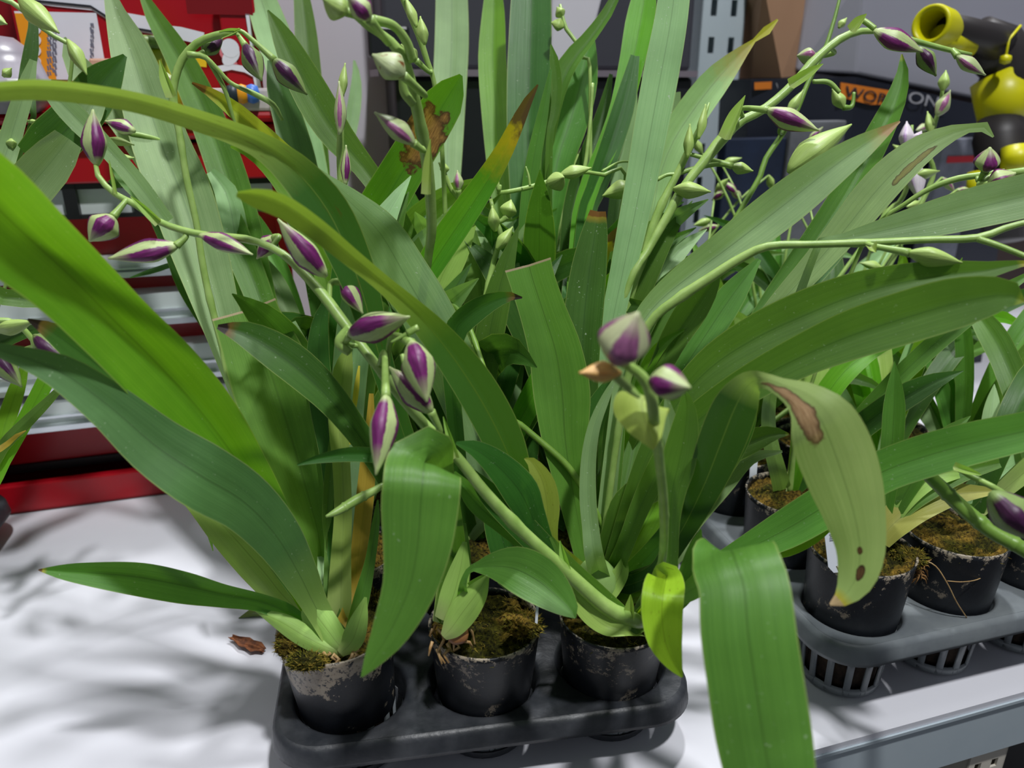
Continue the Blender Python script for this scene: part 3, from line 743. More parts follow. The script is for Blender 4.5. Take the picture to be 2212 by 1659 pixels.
mb = MB(); mb.tube([P(2240, 80, 1.02), P(2225, 200, 1.02), P(2215, 330, 1.02)], [.03, .022, .02], 20); mb.build('grey_guard', TGR, tl)
mb = MB(); mb.tube([P(2196, 318, .965), P(2196, 366, .965)], [.017, .018], 20); mb.build('yellow_battery_clip', YEL, tl)
mb = MB(); mb.tube([P(2106, 372, .985), P(2108, 420, .985)], [.009, .012], 12); mb.build('yellow_button', YEL, tl)
mb = MB(); mb.tube([P(2205, 55, .95), P(2180, 85, .95), P(2172, 125, .95)], .0016, 8); mb.lathe([(0, -.006), (.006, -.004), (.007, 0), (.006, .004), (0, .006)], P(2172, 128, .95), n=12); mb.build('trigger_cord', YEL, tl)

# ================================================================ trays
def tray(name, label, corner, yaw, spc, nu, nv, ztop, mat, group=None, hr=.0405):
    """corner: centre of the first hole. A plate with round wells, rounded corners and a skirt"""
    u = Vector((cos(yaw), sin(yaw), 0)); v = Vector((-u.y, u.x, 0))
    o = thing(name, label, 'tray', corner+u*spc*(nu-1)/2+v*spc*(nv-1)/2-Vector((0, 0, corner.z)), group)
    hx0, hx1, hy0, hy1 = -spc/2, spc*(nu-.5), -spc/2, spc*(nv-.5); rc = .030
    def clampc(x, y):
        for cx, sx in ((hx0+rc, -1), (hx1-rc, 1)):
            for cy, sy in ((hy0+rc, -1), (hy1-rc, 1)):
                if (x-cx)*sx > 0 and (y-cy)*sy > 0:
                    l = max(abs(x-cx), abs(y-cy)); r = sqrt((x-cx)**2+(y-cy)**2)
                    k = rc*(l/rc)/r if r else 0
                    return cx+(x-cx)*k, cy+(y-cy)*k
        return x, y
    base = Vector((corner.x, corner.y, 0))
    W3 = lambda x, y, z: base+u*x+v*y+Vector((0, 0, z))
    mb = MB(); N = 48
    for i in range(nu):
        for j in range(nv):
            cx, cy = i*spc, j*spc; vs = []
            rings = [(hr*.93, ztop-.022), (hr*.97, ztop-.004), (hr, ztop-.001), (hr+.002, ztop)]
            for r, z in rings:
                vs += [W3(cx+r*cos(2*pi*k/N), cy+r*sin(2*pi*k/N), z) for k in range(N)]
            for k in range(N):
                a = 2*pi*k/N; l = spc/2/max(abs(cos(a)), abs(sin(a)))
                x, y = clampc(cx+l*cos(a), cy+l*sin(a)); vs.append(W3(x, y, ztop))
            nr = len(rings)+1
            mb.add(vs, [(q_*N+k, q_*N+(k+1) % N, (q_+1)*N+(k+1) % N, (q_+1)*N+k) for q_ in range(nr-1) for k in range(N)])
    mb.build('plate', mat, o)
    # outline
    out = []
    for (cx, cy, a0) in ((hx1-rc, hy0+rc, -pi/2), (hx1-rc, hy1-rc, 0), (hx0+rc, hy1-rc, pi/2), (hx0+rc, hy0+rc, pi)):
        for k in range(13): 
            a = a0+pi/2*k/12; out.append((cx, cy, cos(a), sin(a)))
    prof = [(-.0005, ztop), (.0025, ztop-.001), (.0045, ztop-.004), (.0058, ztop-.013), (.0064, ztop-.0155), (.0044, ztop-.0155), (.0035, ztop-.004)]
    M_ = len(out); vs = []
    for dr, z in prof:
        vs += [W3(cx+ca*(rc+dr), cy+sa*(rc+dr), z) for cx, cy, ca, sa in out]
    mb = MB(); mb.add(vs, [(q_*M_+k, q_*M_+(k+1) % M_, (q_+1)*M_+(k+1) % M_, (q_+1)*M_+k) for q_ in range(len(prof)-1) for k in range(M_)])
    mb.build('rim', mat, o)
    # feet of the wells, ribbed cups that reach the table
    for i in range(nu):
        for j in range(nv):
            if mat is TRAYB or (j > 1 and i > 0): continue
            mb = MB(); c = W3(i*spc, j*spc, 0)
            for k in range(6):
                a = 2*pi*k/10+.2; p0 = c+Vector((cos(a)*hr*.93, sin(a)*hr*.93, ztop-.02)); p1 = c+Vector((cos(a)*hr*.80, sin(a)*hr*.80, .004))
                tn = Vector((-sin(a), cos(a), 0))*.006; ou = Vector((cos(a), sin(a), 0))*.001
                mb.add([p0-tn+ou, p0+tn+ou, p1+tn+ou, p1-tn+ou, p0-tn-ou, p0+tn-ou, p1+tn-ou, p1-tn-ou], [(0, 1, 2, 3), (4, 7, 6, 5), (0, 4, 5, 1), (1, 5, 6, 2), (2, 6, 7, 3), (3, 7, 4, 0)])
            mb.lathe([(hr*.84, .007), (hr*.85, .0045), (hr*.82, .001), (hr*.4, .001), (0, .001)], c, n=32)
            mb.lathe([(hr*.84, .007), (hr*.78, .006), (hr*.74, .003), (0, .003)], c, n=32)
            mb.build('well_cage', mat, o)
    return o, u, v
ZP = .105
yaw1 = radians(9.3); sp1 = .0965
pA = T(734, 1580, .048)+Vector((0, .0385, 0)); pA.z = 0
tray1, u1, v1 = tray('seedling_tray', 'black plastic plant tray at the front of the table holding the nearest pots', Vector((pA.x, pA.y, .047)), yaw1, sp1, 3, 4, .048, TRAY, 'plant trays')
ZQ = .122                               # rim height of the taller pots in the right tray
pD = T(1862, 1182, ZQ); yaw2 = radians(16); sp2 = .090; pD.z = 0
tray2, u2, v2 = tray('seedling_tray', 'grey plastic plant tray at the right, its pots with ribbed feet', Vector((pD.x, pD.y, .047)), yaw2, sp2, 3, 5, .069, TRAYB, 'plant trays', hr=.0385)
pE3 = T(-150, 1140, .047); yaw3 = radians(12)
u3 = Vector((cos(yaw3), sin(yaw3), 0))
tray3, u3, v3 = tray('seedling_tray', 'black plastic plant tray whose corner shows at the left edge of the photo', Vector((pE3.x-.19, pE3.y-.02, .047)), yaw3, .095, 3, 1, .047, TRAY, 'plant trays')

def pot(par, c, dirt=False, h=ZP, R=.0395, top=None, zs=.040):
    """tapered pot; top moves the rim sideways for a pot that leans in its well"""
    r0 = .031; n = 48
    rs = r0+(R-r0)*zs/h
    c = Vector((c.x, c.y, 0)); b = .004
    sh = (Vector((top.x, top.y, 0))-c)/h if top is not None else Vector((0, 0, 0))
    def lean(mb):
        for v in mb.v: v += sh*v.z
        return mb
    mb = MB()
    mb.lathe([(rs, zs), (R-.0006, h-.004), (R, h), (R-.0014, h+.0004), (R-.0022, h-.003), (rs-.002, zs)], c, n=n)
    po = lean(mb).build('pot', POTD if dirt else POT, par)
    mb = MB()
    for k in range(14):
        a = 2*pi*k/14; tn = Vector((-sin(a), cos(a), 0))*.0026
        p0 = c+Vector((cos(a)*rs, sin(a)*rs, zs)); p1 = c+Vector((cos(a)*(r0), sin(a)*(r0), b)); ii = Vector((cos(a), sin(a), 0))*.0016
        mb.add([p0-tn, p0+tn, p1+tn, p1-tn, p0-tn-ii, p0+tn-ii, p1+tn-ii, p1-tn-ii], [(0, 1, 2, 3), (4, 7, 6, 5), (0, 4, 5, 1), (1, 5, 6, 2), (2, 6, 7, 3), (3, 7, 4, 0)])
    mb.lathe([(r0-.001, b+.006), (r0+.0006, b+.005), (r0, b-.001), (r0-.003, b-.002), (0, b-.002)], c, n=32)
    lean(mb).build('pot_cage', TRAYB, po)
    mb = MB(); mb.lathe([(0, b), (r0-.0045, b), (rs-.0045, zs), (rs-.005, zs+.004), (0, zs+.004)], c, n=32); lean(mb).build('root_ball', SOIL, po)
    return po
def moss(par, c, R=.037, h=ZP-.006, amp=.007, dome=.006, fibres=500, lumps=()):
    n = 44; m = 22; vs = []; fs = []
    rg = random.Random(int(c.x*1e4)); cz = Vector((c.x, c.y, 0))
    def zf(x, y):
        r = sqrt(x*x+y*y)/R
        z = h+dome*(1-r*r)+amp*(noise.noise(Vector((x*60+c.x*50, y*60, 3)))*.9+.5*noise.noise(Vector((x*170, y*170+c.x*90, 1)))+.3*noise.noise(Vector((x*420, y*420, 9))))
        for (lx, ly, lr, lh) in lumps: z += lh*max(0, 1-((x-lx)**2+(y-ly)**2)/lr**2)
        return z
    for i in range(m+1):
        for k in range(n):
            r = R*i/m; a = 2*pi*k/n; x, y = r*cos(a), r*sin(a)
            vs.append(cz+Vector((x, y, zf(x, y))))
    fs = [(i*n+k, i*n+(k+1) % n, (i+1)*n+(k+1) % n, (i+1)*n+k) for i in range(m) for k in range(n)]
    o = mesh('moss', vs, fs, MOSS, par)
    if fibres:
        mb = MB()
        for _ in range(fibres):
            r = R*sqrt(rg.random())*1.02; a = rg.uniform(0, 2*pi); x, y = r*cos(a), r*sin(a)
            p = cz+Vector((x, y, zf(x, y)-.001)); ang = rg.uniform(0, 2*pi); ln = rg.uniform(.002, .006)
            d = Vector((cos(ang)*.8, sin(ang)*.8, rg.uniform(.1, 1))).normalized(); e = d.orthogonal().normalized()*rg.uniform(.0002, .0004)
            mb.add([p-e, p+e, p+d*ln+Vector((0, 0, -ln*.2))], [(0, 1, 2)])
        f = mb.build('moss_fibres', MFIB, o); f['kind'] = 'stuff'
    return o
# ================================================================ potted orchids
G1 = 'orchids in the front tray'; G2 = 'orchids in the right tray'
def plant(key, c, label, group, crown=None, dirt=False, fib=350, h=ZP, lumps=(), amp=.007, potted=True, top=None):
    o = thing('potted_orchid', label, 'potted orchid', Vector((c.x, c.y, .012)), group)
    PLANT[key] = o; CROWN[key] = crown if crown is not None else Vector((c.x, c.y, h-.002))
    if potted:
        pot(o, c, dirt, h, top=top, zs=.040 if h < .11 else .062); moss(o, top or c, h=h-.006, fibres=fib, lumps=lumps, amp=amp)
    return o
pB = pA+u1*sp1; pC = pA+u1*sp1*2
def bulb(pl, x0, y0, x1, y1, w, d, mat=None, flat_=.55):
    """flattened pseudobulb between foot and top pixel"""
    a = P(x0, y0, d); b = P(x1, y1, d); ax = (b-a); ln = ax.length; ax.normalize()
    vw = ((a+b)/2-CAM).normalized(); s = ax.cross(vw).normalized(); n_ = s.cross(ax); mb = MB(); R = w*d/F/2; N = 24; vs = []
    prof = [(0, .55), (.15, .85), (.35, 1), (.6, .98), (.8, .82), (.93, .6), (1, .42)]
    for u, r in prof:
        for k in range(N):
            t = 2*pi*k/N; vs.append(a+ax*ln*u+s*cos(t)*R*r+n_*sin(t)*R*r*flat_)
    m = len(prof); fs = [(i*N+k, i*N+(k+1) % N, (i+1)*N+(k+1) % N, (i+1)*N+k) for i in range(m-1) for k in range(N)]+[tuple(range((m-1)*N, m*N)), tuple(range(N))[::-1]]
    return mesh('pseudobulb', vs, fs, mat or BULB, PLANT[pl.rstrip('f')])

# ---- A: front left pot
plant('A', pA, 'orchid in the front left pot with a crusted rim and an orange dying leaf', G1, T(712, 1378, .110), True, 900, lumps=((.024, .012, .018, .016), (-.03, .004, .016, .008)), top=T(722, 1352, ZP))
plant('B', pB, 'orchid in the middle front pot with a brown exposed bulb and pale roots', G1, T(990, 1325, .112), False, 900, amp=.009, top=T(1047, 1342, ZP))
plant('C', pC, 'orchid in the front right pot whose purple bud stem reaches to the upper left', G1, T(1300, 1280, .112), False, 600, top=T(1326, 1322, ZP))
CROWN['Cf'] = T(1395, 1345, .110)
d_ = lambda k: (CROWN[k]-CAM).length
# rows behind in the front tray
for j, rn in ((1, 'second'), (2, 'third'), (3, 'fourth')):
    for i, (key, cn) in enumerate((('A', 'left'), ('B', 'middle'), ('C', 'right'))):
        c = Vector((pA.x, pA.y, 0))+u1*sp1*i+v1*sp1*j
        plant('%s%d' % (key, j+1), c, 'orchid in the %s row of the front tray, %s column, mostly hidden by leaves' % (rn, cn), G1, fib=0)

# right tray
rowname = ['front', 'second', 'third', 'fourth', 'back']
for j in range(5):
    for i in range(3):
        c = Vector((pD.x, pD.y, 0))+u2*sp2*i+v2*sp2*j
        key = 'DEF'[i]+(str(j+1) if j else '')
        lb = {'D': 'orchid at the front corner of the right tray with a white tag in its pot',
              'E': 'orchid second from the corner in the right tray, a root thread hanging down its pot',
              'F': 'orchid at the right edge of the photo in the front row of the right tray',
              'D2': 'orchid of the right tray with rusty moss, beside the blotched hanging leaf',
              'D3': 'orchid of the right tray in the dark pot just behind the rusty moss'}.get(key)
        if lb is None: lb = 'orchid in the %s row of the right tray, %s column, half hidden by leaves' % (rowname[j], ('left', 'middle', 'right')[i])
        plant(key, c, lb, G2, h=ZQ, fib=500 if j == 0 and i < 2 else (200 if key == 'D2' else 0), amp=.009 if j == 0 else .006)
CROWN['D'] = T(1905, 1165, .122); CROWN['E'] = T(2110, 1110, .122)
# left tray, outside the frame except for leaves
for i in range(3):
    c = Vector((pE3.x-.19, pE3.y-.02, 0))+u3*.095*i
    plant('X%d' % i, c, ['orchid of the left tray, furthest outside the frame', 'orchid in the middle of the left tray, a few leaves at the left edge', 'orchid of the left tray with dark purple buds at the left edge of the photo'][i], 'orchids in the left tray', fib=0)

# =============== foreground leaves, tip first: (x, y, width[, distance])
# --- A
L('A', 'gt', [(83, 1231, 3, .47), (130, 1234, 30), (190, 1238, 50), (300, 1249, 72), (400, 1268, 70), (480, 1285, 52), (560, 1300, 40), (620, 1325, 44), (670, 1370, 42, .515)], tilt=.35, fold=.35, label='low leaf with a brown tip, lying out to the left')
L('A', 'k2', [(-40, 745, 20, .385), (60, 775, 50), (140, 808, 78), (240, 880, 100), (340, 965, 128), (440, 1030, 145, .43), (530, 1085, 128), (600, 1160, 104), (650, 1245, 74), (682, 1310, 54, .51)], tilt=-.3, fold=.12, wav=.2)
L('A', 'p', [(360, 1030, 20, .50), (430, 1085, 55), (500, 1155, 84), (570, 1235, 88), (625, 1300, 70, .53)], tilt=.3, fold=-.2)
L('A', 'gb', [(540, 1090, 12, .52), (590, 1150, 60), (630, 1220, 70), (655, 1290, 60, .54)], tilt=.2)
L('A', 'b', [(-170, 330, 220, .32), (-60, 410, 226, .335), (60, 520, 200), (150, 600, 178), (250, 700, 168), (350, 800, 168), (440, 900, 150), (520, 1010, 118), (580, 1110, 96), (630, 1210, 76), (672, 1300, 56, .52)], tilt=.45, fold=.5, wav=.04, n=48, label='broad bright leaf arching to the left edge')
L('A', 'kt', [(60, 690, 5, .44), (110, 715, 40), (180, 765, 68), (260, 825, 80), (340, 890, 76), (430, 980, 70), (530, 1100, 60), (620, 1240, 44, .53)], tilt=-.25)
L('A', 'c', [(529, 668, 142, .56), (545, 710, 148), (575, 780, 172), (605, 870, 176), (636, 970, 150), (665, 1070, 110), (688, 1160, 74), (700, 1260, 50, .56)], tilt=.3, fold=.3, label='broad leaf with a straight cut top')
L('B', 'kt', [(470, 706, 10, .475), (530, 722, 58), (600, 762, 84), (660, 808, 84), (715, 862, 70), (765, 925, 56), (810, 990, 50), (850, 1055, 50), (890, 1150, 40), (940, 1250, 30, .52)], tilt=-.2, fold=.25)
L('A', 'p', [(756, 742, 6, .53), (742, 800, 44), (732, 900, 46), (738, 1000, 40), (742, 1100, 40), (738, 1200, 46), (735, 1300, 55), (735, 1375, 50, .525)], tilt=.2, fold=.5)
L('A', 'k', [(708, 640, 8, .56), (692, 700, 36), (688, 790, 52), (700, 880, 60), (716, 980, 52), (724, 1090, 40), (722, 1200, 32, .55)], tilt=.3)
L('A', 'o', [(802, 850, 10, .54), (800, 920, 22), (794, 1010, 36), (786, 1100, 40), (774, 1200, 34), (762, 1280, 20, .535)], tilt=0, fold=.3, label='orange dying leaf')
L('A', 'o', [(776, 790, 4, .53), (770, 840, 12), (764, 890, 9), (755, 960, 5, .53)], foot=False, tilt=.2, name='leaf_shred')
L('A', 'gb', [(816, 1080, 4, .52), (812, 1130, 18), (800, 1210, 24), (782, 1290, 36), (762, 1370, 38, .515)], tilt=.2, fold=.5)
L('A', 'g', [(703, 1190, 5, .54), (706, 1120, 20), (712, 1040, 24), (720, 960, 20), (730, 880, 10, .54)][::-1], tilt=.1)
L('A', 's', [(620, 700, 40, .60), (640, 760, 60), (655, 840, 60), (670, 940, 60), (690, 1060, 50), (705, 1180, 40, .57)], tilt=.1)
bulb('A', 692, 1400, 684, 1300, 76, .518)
L('A', 'p', [(670, 1300, 8, .512), (676, 1318, 60), (700, 1350, 64), (728, 1388, 50), (748, 1408, 22, .508)], foot=False, tilt=.1, fold=-.4, name='sheath')
L('A', 'p', [(552, 1318, 6, .505), (610, 1345, 40), (660, 1375, 48), (705, 1398, 42), (745, 1412, 14, .508)], foot=False, tilt=.3, fold=-.4, name='sheath')
L('A', 'p', [(790, 1290, 6, .508), (776, 1340, 40), (760, 1385, 50), (735, 1412, 20, .505)], foot=False, tilt=-.2, fold=-.4, name='sheath')
# --- tall leaves behind A
L('A2', 's', [(232, -60, 14, .66), (244, 10, 34), (282, 110, 84), (318, 220, 108), (352, 320, 122), (392, 420, 132), (428, 530, 122), (462, 640, 100), (492, 740, 76), (528, 860, 52), (556, 950, 40), (592, 1060, 36, .60)], tilt=.2, fold=.3, n=44, label='tall silvery leaf at the upper left')
L('A2', 'g', [(300, -30, 8, .72), (330, 30, 34), (385, 120, 58), (425, 200, 70), (462, 290, 76), (500, 400, 80), (530, 510, 78), (560, 630, 70), (592, 760, 60), (620, 880, 44, .64)], tilt=.3, label='slim grey green leaf in front of the red pack')
L('A3', 's', [(545, -60, 50, .80), (578, 40, 72), (606, 120, 78), (640, 240, 80), (668, 360, 76), (690, 480, 66), (700, 600, 56, .74)], tilt=-.1)
L('B2', 'g', [(578, 22, 4, .66), (608, 75, 44), (650, 160, 74), (692, 235, 82), (735, 300, 70), (790, 365, 50), (840, 440, 48), (900, 560, 50), (950, 700, 44, .62)], tilt=.35)
L('A3', 'g', [(648, -40, 28, .80), (660, 60, 46), (668, 160, 54), (676, 270, 58), (684, 380, 60), (690, 480, 54, .76)], tilt=.2)
L('A3', 'k', [(580, 130, 6, .70), (602, 190, 52), (626, 270, 66), (646, 350, 74), (662, 440, 74), (680, 560, 60, .68)], tilt=-.35)
L('A3', 's', [(765, 130, 4, .90), (770, 170, 20), (765, 230, 30), (752, 300, 30), (740, 370, 24, .86)], tilt=0)
L('A2', 'gb', [(440, 380, 30, .68), (480, 450, 60), (520, 540, 66), (560, 640, 60), (600, 760, 50, .64)], tilt=.2)
L('A2', 's', [(455, 370, 20, .67), (490, 420, 50), (510, 520, 56), (520, 620, 50), (530, 720, 40, .66)], tilt=-.2)
L('A3', 'g', [(500, 420, 10, .74), (545, 480, 44), (590, 560, 50), (630, 660, 46), (660, 760, 40, .70)], tilt=.3)
L('A3', 's', [(560, 560, 30, .70), (600, 620, 44), (640, 720, 44), (680, 840, 36, .68)], tilt=.1)
# --- long arching leaves out of the middle
L('B', 'dx', [(-120, 215, 36, .34), (-20, 196, 42), (80, 190, 46), (180, 199, 46), (300, 220, 46), (420, 256, 48), (520, 292, 52), (585, 326, 64, .44), (650, 382, 86), (708, 456, 98), (752, 546, 92), (786, 640, 76), (812, 740, 58), (850, 870, 46), (900, 1020, 40), (950, 1180, 32, .53)], tilt=lambda u: .9-1.0*min(1, u*2), fold=.3, n=64, label='long leaf arching to the left edge, olive and spotted towards its tip')
L('B2', 's', [(640, 330, 6, .50), (700, 385, 24), (760, 440, 60), (822, 505, 92), (872, 590, 108), (918, 670, 116), (962, 760, 118), (1000, 860, 104), (1035, 960, 84), (1066, 1070, 60, .60)], tilt=.15, fold=-.15, n=44, label='broad silver leaf crossing the centre')
L('C', 'ol', [(512, 418, 12, .36), (560, 424, 46), (620, 448, 50), (690, 498, 48), (760, 556, 42), (830, 614, 40, .42), (885, 664, 52), (940, 722, 70), (1000, 800, 88), (1050, 880, 94), (1090, 960, 88), (1122, 1040, 62), (1160, 1130, 40), (1220, 1220, 30, .53)], tilt=lambda u: .8-1.0*min(1, u*2.2), fold=.3, n=60, label='leaf arching from the centre, olive and out of focus at its tip')
L('B2', 'b', [(498, 317, 4, .60), (550, 330, 36), (600, 372, 52), (640, 430, 56), (672, 500, 50), (700, 590, 44), (740, 720, 36, .60)], tilt=.3)
L('B3', 'y', [(415, 179, 5, .58), (450, 197, 20), (500, 232, 36), (550, 275, 42), (600, 318, 40), (660, 380, 44), (730, 470, 44, .62)], tilt=.2, label='yellow speckled leaf tip')
L('B2', 'bs', [(996, 162, 8, .60), (984, 182, 44), (962, 218, 84), (932, 268, 92), (902, 318, 94), (866, 376, 96), (828, 440, 100), (790, 510, 96), (770, 600, 76), (800, 760, 54), (880, 950, 40, .62)], tilt=.1, fold=.35, wav=.05, label='bright leaf with a large brown spot below its tip')
L('B2', 'yt', [(1162, 183, 4, .52), (1142, 216, 20), (1120, 262, 32), (1090, 326, 42), (1050, 394, 54), (1002, 466, 64), (952, 540, 66), (918, 600, 56), (900, 680, 44, .58)], tilt=.35, fold=.5, label='leaf with a yellow and blackened tip')
L('B2', 'p', [(1020, 470, 26, .60), (985, 540, 60), (950, 610, 66), (935, 680, 50), (930, 760, 40, .61)], tilt=-.2)
L('B3', 's', [(975, -60, 66, .86), (976, 80, 74), (970, 220, 72), (966, 360, 62), (962, 500, 50), (966, 640, 40, .80)], tilt=0, fold=.1)
L('B3', 'b', [(1066, -60, 24, .80), (1066, 30, 50), (1064, 130, 62), (1072, 250, 62), (1082, 380, 56), (1092, 520, 50, .74)], tilt=.3)
L('B3', 'k', [(1148, -50, 84, .73), (1146, 60, 94), (1142, 180, 96), (1140, 310, 90), (1142, 450, 78), (1138, 590, 60), (1130, 740, 46, .70)], tilt=.2, fold=.2, label='broad dark leaf standing at the top centre')
L('C3', 'g', [(1338, -30, 14, .68), (1318, 20, 24), (1276, 80, 30), (1230, 138, 42), (1200, 210, 44), (1180, 300, 46), (1165, 420, 40, .68)], tilt=.5, fold=.5)
L('C3', 'g', [(1276, 60, 6, .72), (1268, 110, 44), (1254, 180, 76), (1232, 260, 84), (1206, 340, 78), (1190, 440, 60), (1180, 560, 46, .70)], tilt=.2, fold=.4)
L('C3', 'g', [(1190, 96, 3, .66), (1197, 130, 20), (1204, 190, 22), (1196, 260, 18), (1186, 340, 16, .67)], tilt=.2)
L('C3', 'g', [(1190, 150, 6, .66), (1172, 250, 24), (1150, 360, 34), (1140, 480, 40), (1135, 600, 36, .68)], tilt=-.4)
L('C3', 's', [(1210, 210, 10, .72), (1200, 270, 22), (1190, 340, 20, .72)], foot=True)
L('C3', 'k', [(1320, 160, 8, .74), (1300, 250, 30), (1270, 340, 44), (1244, 430, 50), (1230, 540, 46, .72)], tilt=-.3)
L('C2', 'b', [(1398, -50, 40, .70), (1384, 40, 64), (1364, 140, 56), (1340, 240, 50), (1306, 330, 46), (1272, 410, 44), (1250, 520, 40, .68)], tilt=.4)
L('C2', 'k', [(1372, 120, 20, .69), (1350, 220, 46), (1322, 310, 50), (1290, 400, 46), (1262, 500, 40, .68)], tilt=-.4)
L('C2', 's', [(1366, 160, 20, .71), (1356, 260, 40), (1340, 350, 40), (1330, 440, 30, .70)], tilt=0)
L('C2', 's', [(1462, -60, 66, .57), (1450, 40, 72), (1430, 150, 78), (1408, 270, 76), (1388, 380, 70), (1366, 490, 64), (1345, 590, 56), (1322, 700, 50), (1300, 840, 44, .58)], tilt=-.1, fold=-.1, n=44, label='very tall upright grey green leaf right of centre')
L('C3', 'syt', [(1680, 42, 4, .70), (1656, 66, 20), (1624, 92, 8), (1600, 116, 30), (1550, 170, 62), (1500, 235, 72), (1452, 310, 72), (1420, 400, 66), (1400, 500, 56, .70)], tilt=.1, fold=.3, label='pale leaf with a twisted yellow tip')
L('C3', 's', [(1440, 200, 60, .74), (1432, 300, 76), (1420, 400, 70), (1400, 500, 60, .74)], tilt=0)
# --- C and centre
L('C', 'c', [(1141, 571, 104, .55), (1152, 610, 100), (1175, 680, 104), (1200, 760, 118), (1214, 850, 126), (1220, 940, 104), (1232, 1030, 78), (1250, 1130, 58), (1268, 1220, 44, .555)], tilt=.15, fold=.2, label='broad leaf with a cut brown edged top in the centre')
L('C2', 'ct', [(1292, 456, 36, .57), (1284, 510, 62), (1272, 590, 82), (1262, 680, 88), (1258, 770, 80), (1262, 870, 64), (1270, 980, 48, .58)], tilt=.1, fold=.5, label='upright leaf with a dry cut brown top')
L('C2', 'yt', [(1362, 475, 3, .60), (1340, 500, 26), (1316, 530, 34), (1298, 570, 30, .61)], tilt=.2)
L('B2', 'c', [(1020, 470, 10, .63), (1030, 520, 66), (1040, 620, 80), (1050, 740, 90), (1056, 860, 84), (1064, 980, 64, .62)], tilt=.1, fold=.15)
L('B2', 's', [(1078, 480, 60, .635), (1084, 560, 74), (1094, 680, 84), (1092, 800, 80), (1084, 920, 60), (1080, 1040, 44, .62)], tilt=-.1, fold=.15)
L('C2', 'k', [(1100, 600, 30, .64), (1120, 700, 56), (1130, 820, 60), (1140, 950, 50), (1150, 1070, 36, .64)], tilt=.2)
L('B2', 'kt', [(1128, 643, 4, .53), (1100, 640, 22), (1060, 652, 42), (1020, 676, 54), (985, 712, 52), (975, 780, 44), (980, 880, 36, .56)], tilt=-.3, fold=.4, label='short dark leaf with a black shrivelled tip')
L('C', 'k', [(1320, 815, 10, .56), (1292, 870, 40), (1262, 950, 54), (1255, 1040, 52), (1262, 1130, 44), (1272, 1220, 36, .56)], tilt=.3)
L('C', 's', [(1334, 808, 4, .505), (1308, 860, 20), (1284, 920, 28), (1272, 990, 34), (1270, 1070, 38), (1276, 1140, 38), (1285, 1205, 44, .515)], tilt=.2, fold=.4)
L('C', 'g', [(1340, 850, 20, .56), (1328, 920, 46), (1322, 1000, 48), (1315, 1090, 42), (1306, 1180, 34, .55)], tilt=.1)
L('C', 'g', [(1400, 820, 20, .60), (1380, 900, 50), (1364, 990, 50), (1346, 1080, 44), (1326, 1180, 34, .56)], tilt=-.2)
L('Cf', 'g', [(1478, 842, 8, .45), (1484, 880, 40), (1478, 940, 66), (1466, 1000, 76), (1452, 1060, 62), (1447, 1130, 44), (1446, 1200, 40), (1440, 1260, 34, .49)], tilt=.1, fold=.35, label='blue green leaf standing right of the near buds')
L('Cf', 's', [(1440, 860, 10, .47), (1450, 930, 40), (1456, 1010, 44), (1452, 1100, 36), (1446, 1190, 30, .49)], tilt=0)
L('C', 'b', [(1452, 1010, 10, .57), (1430, 1060, 60), (1400, 1120, 84), (1366, 1180, 84), (1336, 1240, 66), (1315, 1290, 44, .55)], tilt=.15, fold=.2, label='lime leaf base in the front right pot, backlit brightness partly in its colour')  # the brighter green carries part of the backlight in its colour
L('C', 'up', [(1704, 938, 4, .49), (1668, 938, 34), (1610, 958, 60), (1540, 986, 70), (1470, 1022, 72), (1400, 1056, 70), (1350, 1090, 60), (1320, 1150, 40, .54)], tilt=.3, fold=.25)
L('C', 's', [(1690, 975, 5, .51), (1620, 990, 30), (1560, 1040, 56), (1510, 1100, 54), (1476, 1160, 36), (1455, 1210, 26, .52)], tilt=-.2, fold=.3)
L('C', 'ds', [(1133, 990, 4, .49), (1150, 1000, 26), (1172, 1040, 52), (1182, 1090, 56), (1184, 1140, 44), (1192, 1190, 34), (1215, 1250, 28, .52)], tilt=.1, fold=.3)
L('C', 'ds', [(1120, 985, 10, .53), (1140, 1050, 30), (1165, 1110, 32), (1200, 1180, 28, .53)], tilt=.2)
L('C', 'k', [(985, 957, 6, .46), (1030, 972, 40), (1080, 1010, 66), (1125, 1062, 80), (1150, 1115, 60), (1180, 1180, 40), (1220, 1240, 30, .52)], tilt=-.3, fold=.1)
L('C', 'k', [(1000, 1000, 6, .48), (1060, 1070, 50), (1120, 1130, 60), (1180, 1190, 56), (1235, 1240, 44), (1290, 1290, 30, .52)], tilt=-.2, fold=.1)
L('C', 'g', [(980, 1020, 10, .49), (1030, 1080, 50), (1085, 1130, 44), (1150, 1190, 30), (1220, 1250, 24, .52)], tilt=.3)
L('C', 'k', [(1050, 1060, 20, .56), (1076, 1130, 64), (1095, 1200, 66), (1110, 1260, 40, .56)], tilt=.1)
L('Cf', 'gb', [(1190, 1160, 8, .50), (1230, 1220, 34), (1275, 1275, 56), (1325, 1325, 60), (1370, 1350, 40, .505)], tilt=.3, fold=.3)
L('Cf', 'p', [(1215, 1250, 8, .495), (1262, 1310, 50), (1310, 1352, 44), (1360, 1362, 24, .50)], tilt=-.3, fold=.4)
bulb('C', 1290, 1300, 1286, 1208, 92, .535)
L('C', 'p', [(1350, 1200, 8, .53), (1340, 1240, 36), (1310, 1290, 36), (1290, 1320, 20, .53)], foot=False, name='sheath')
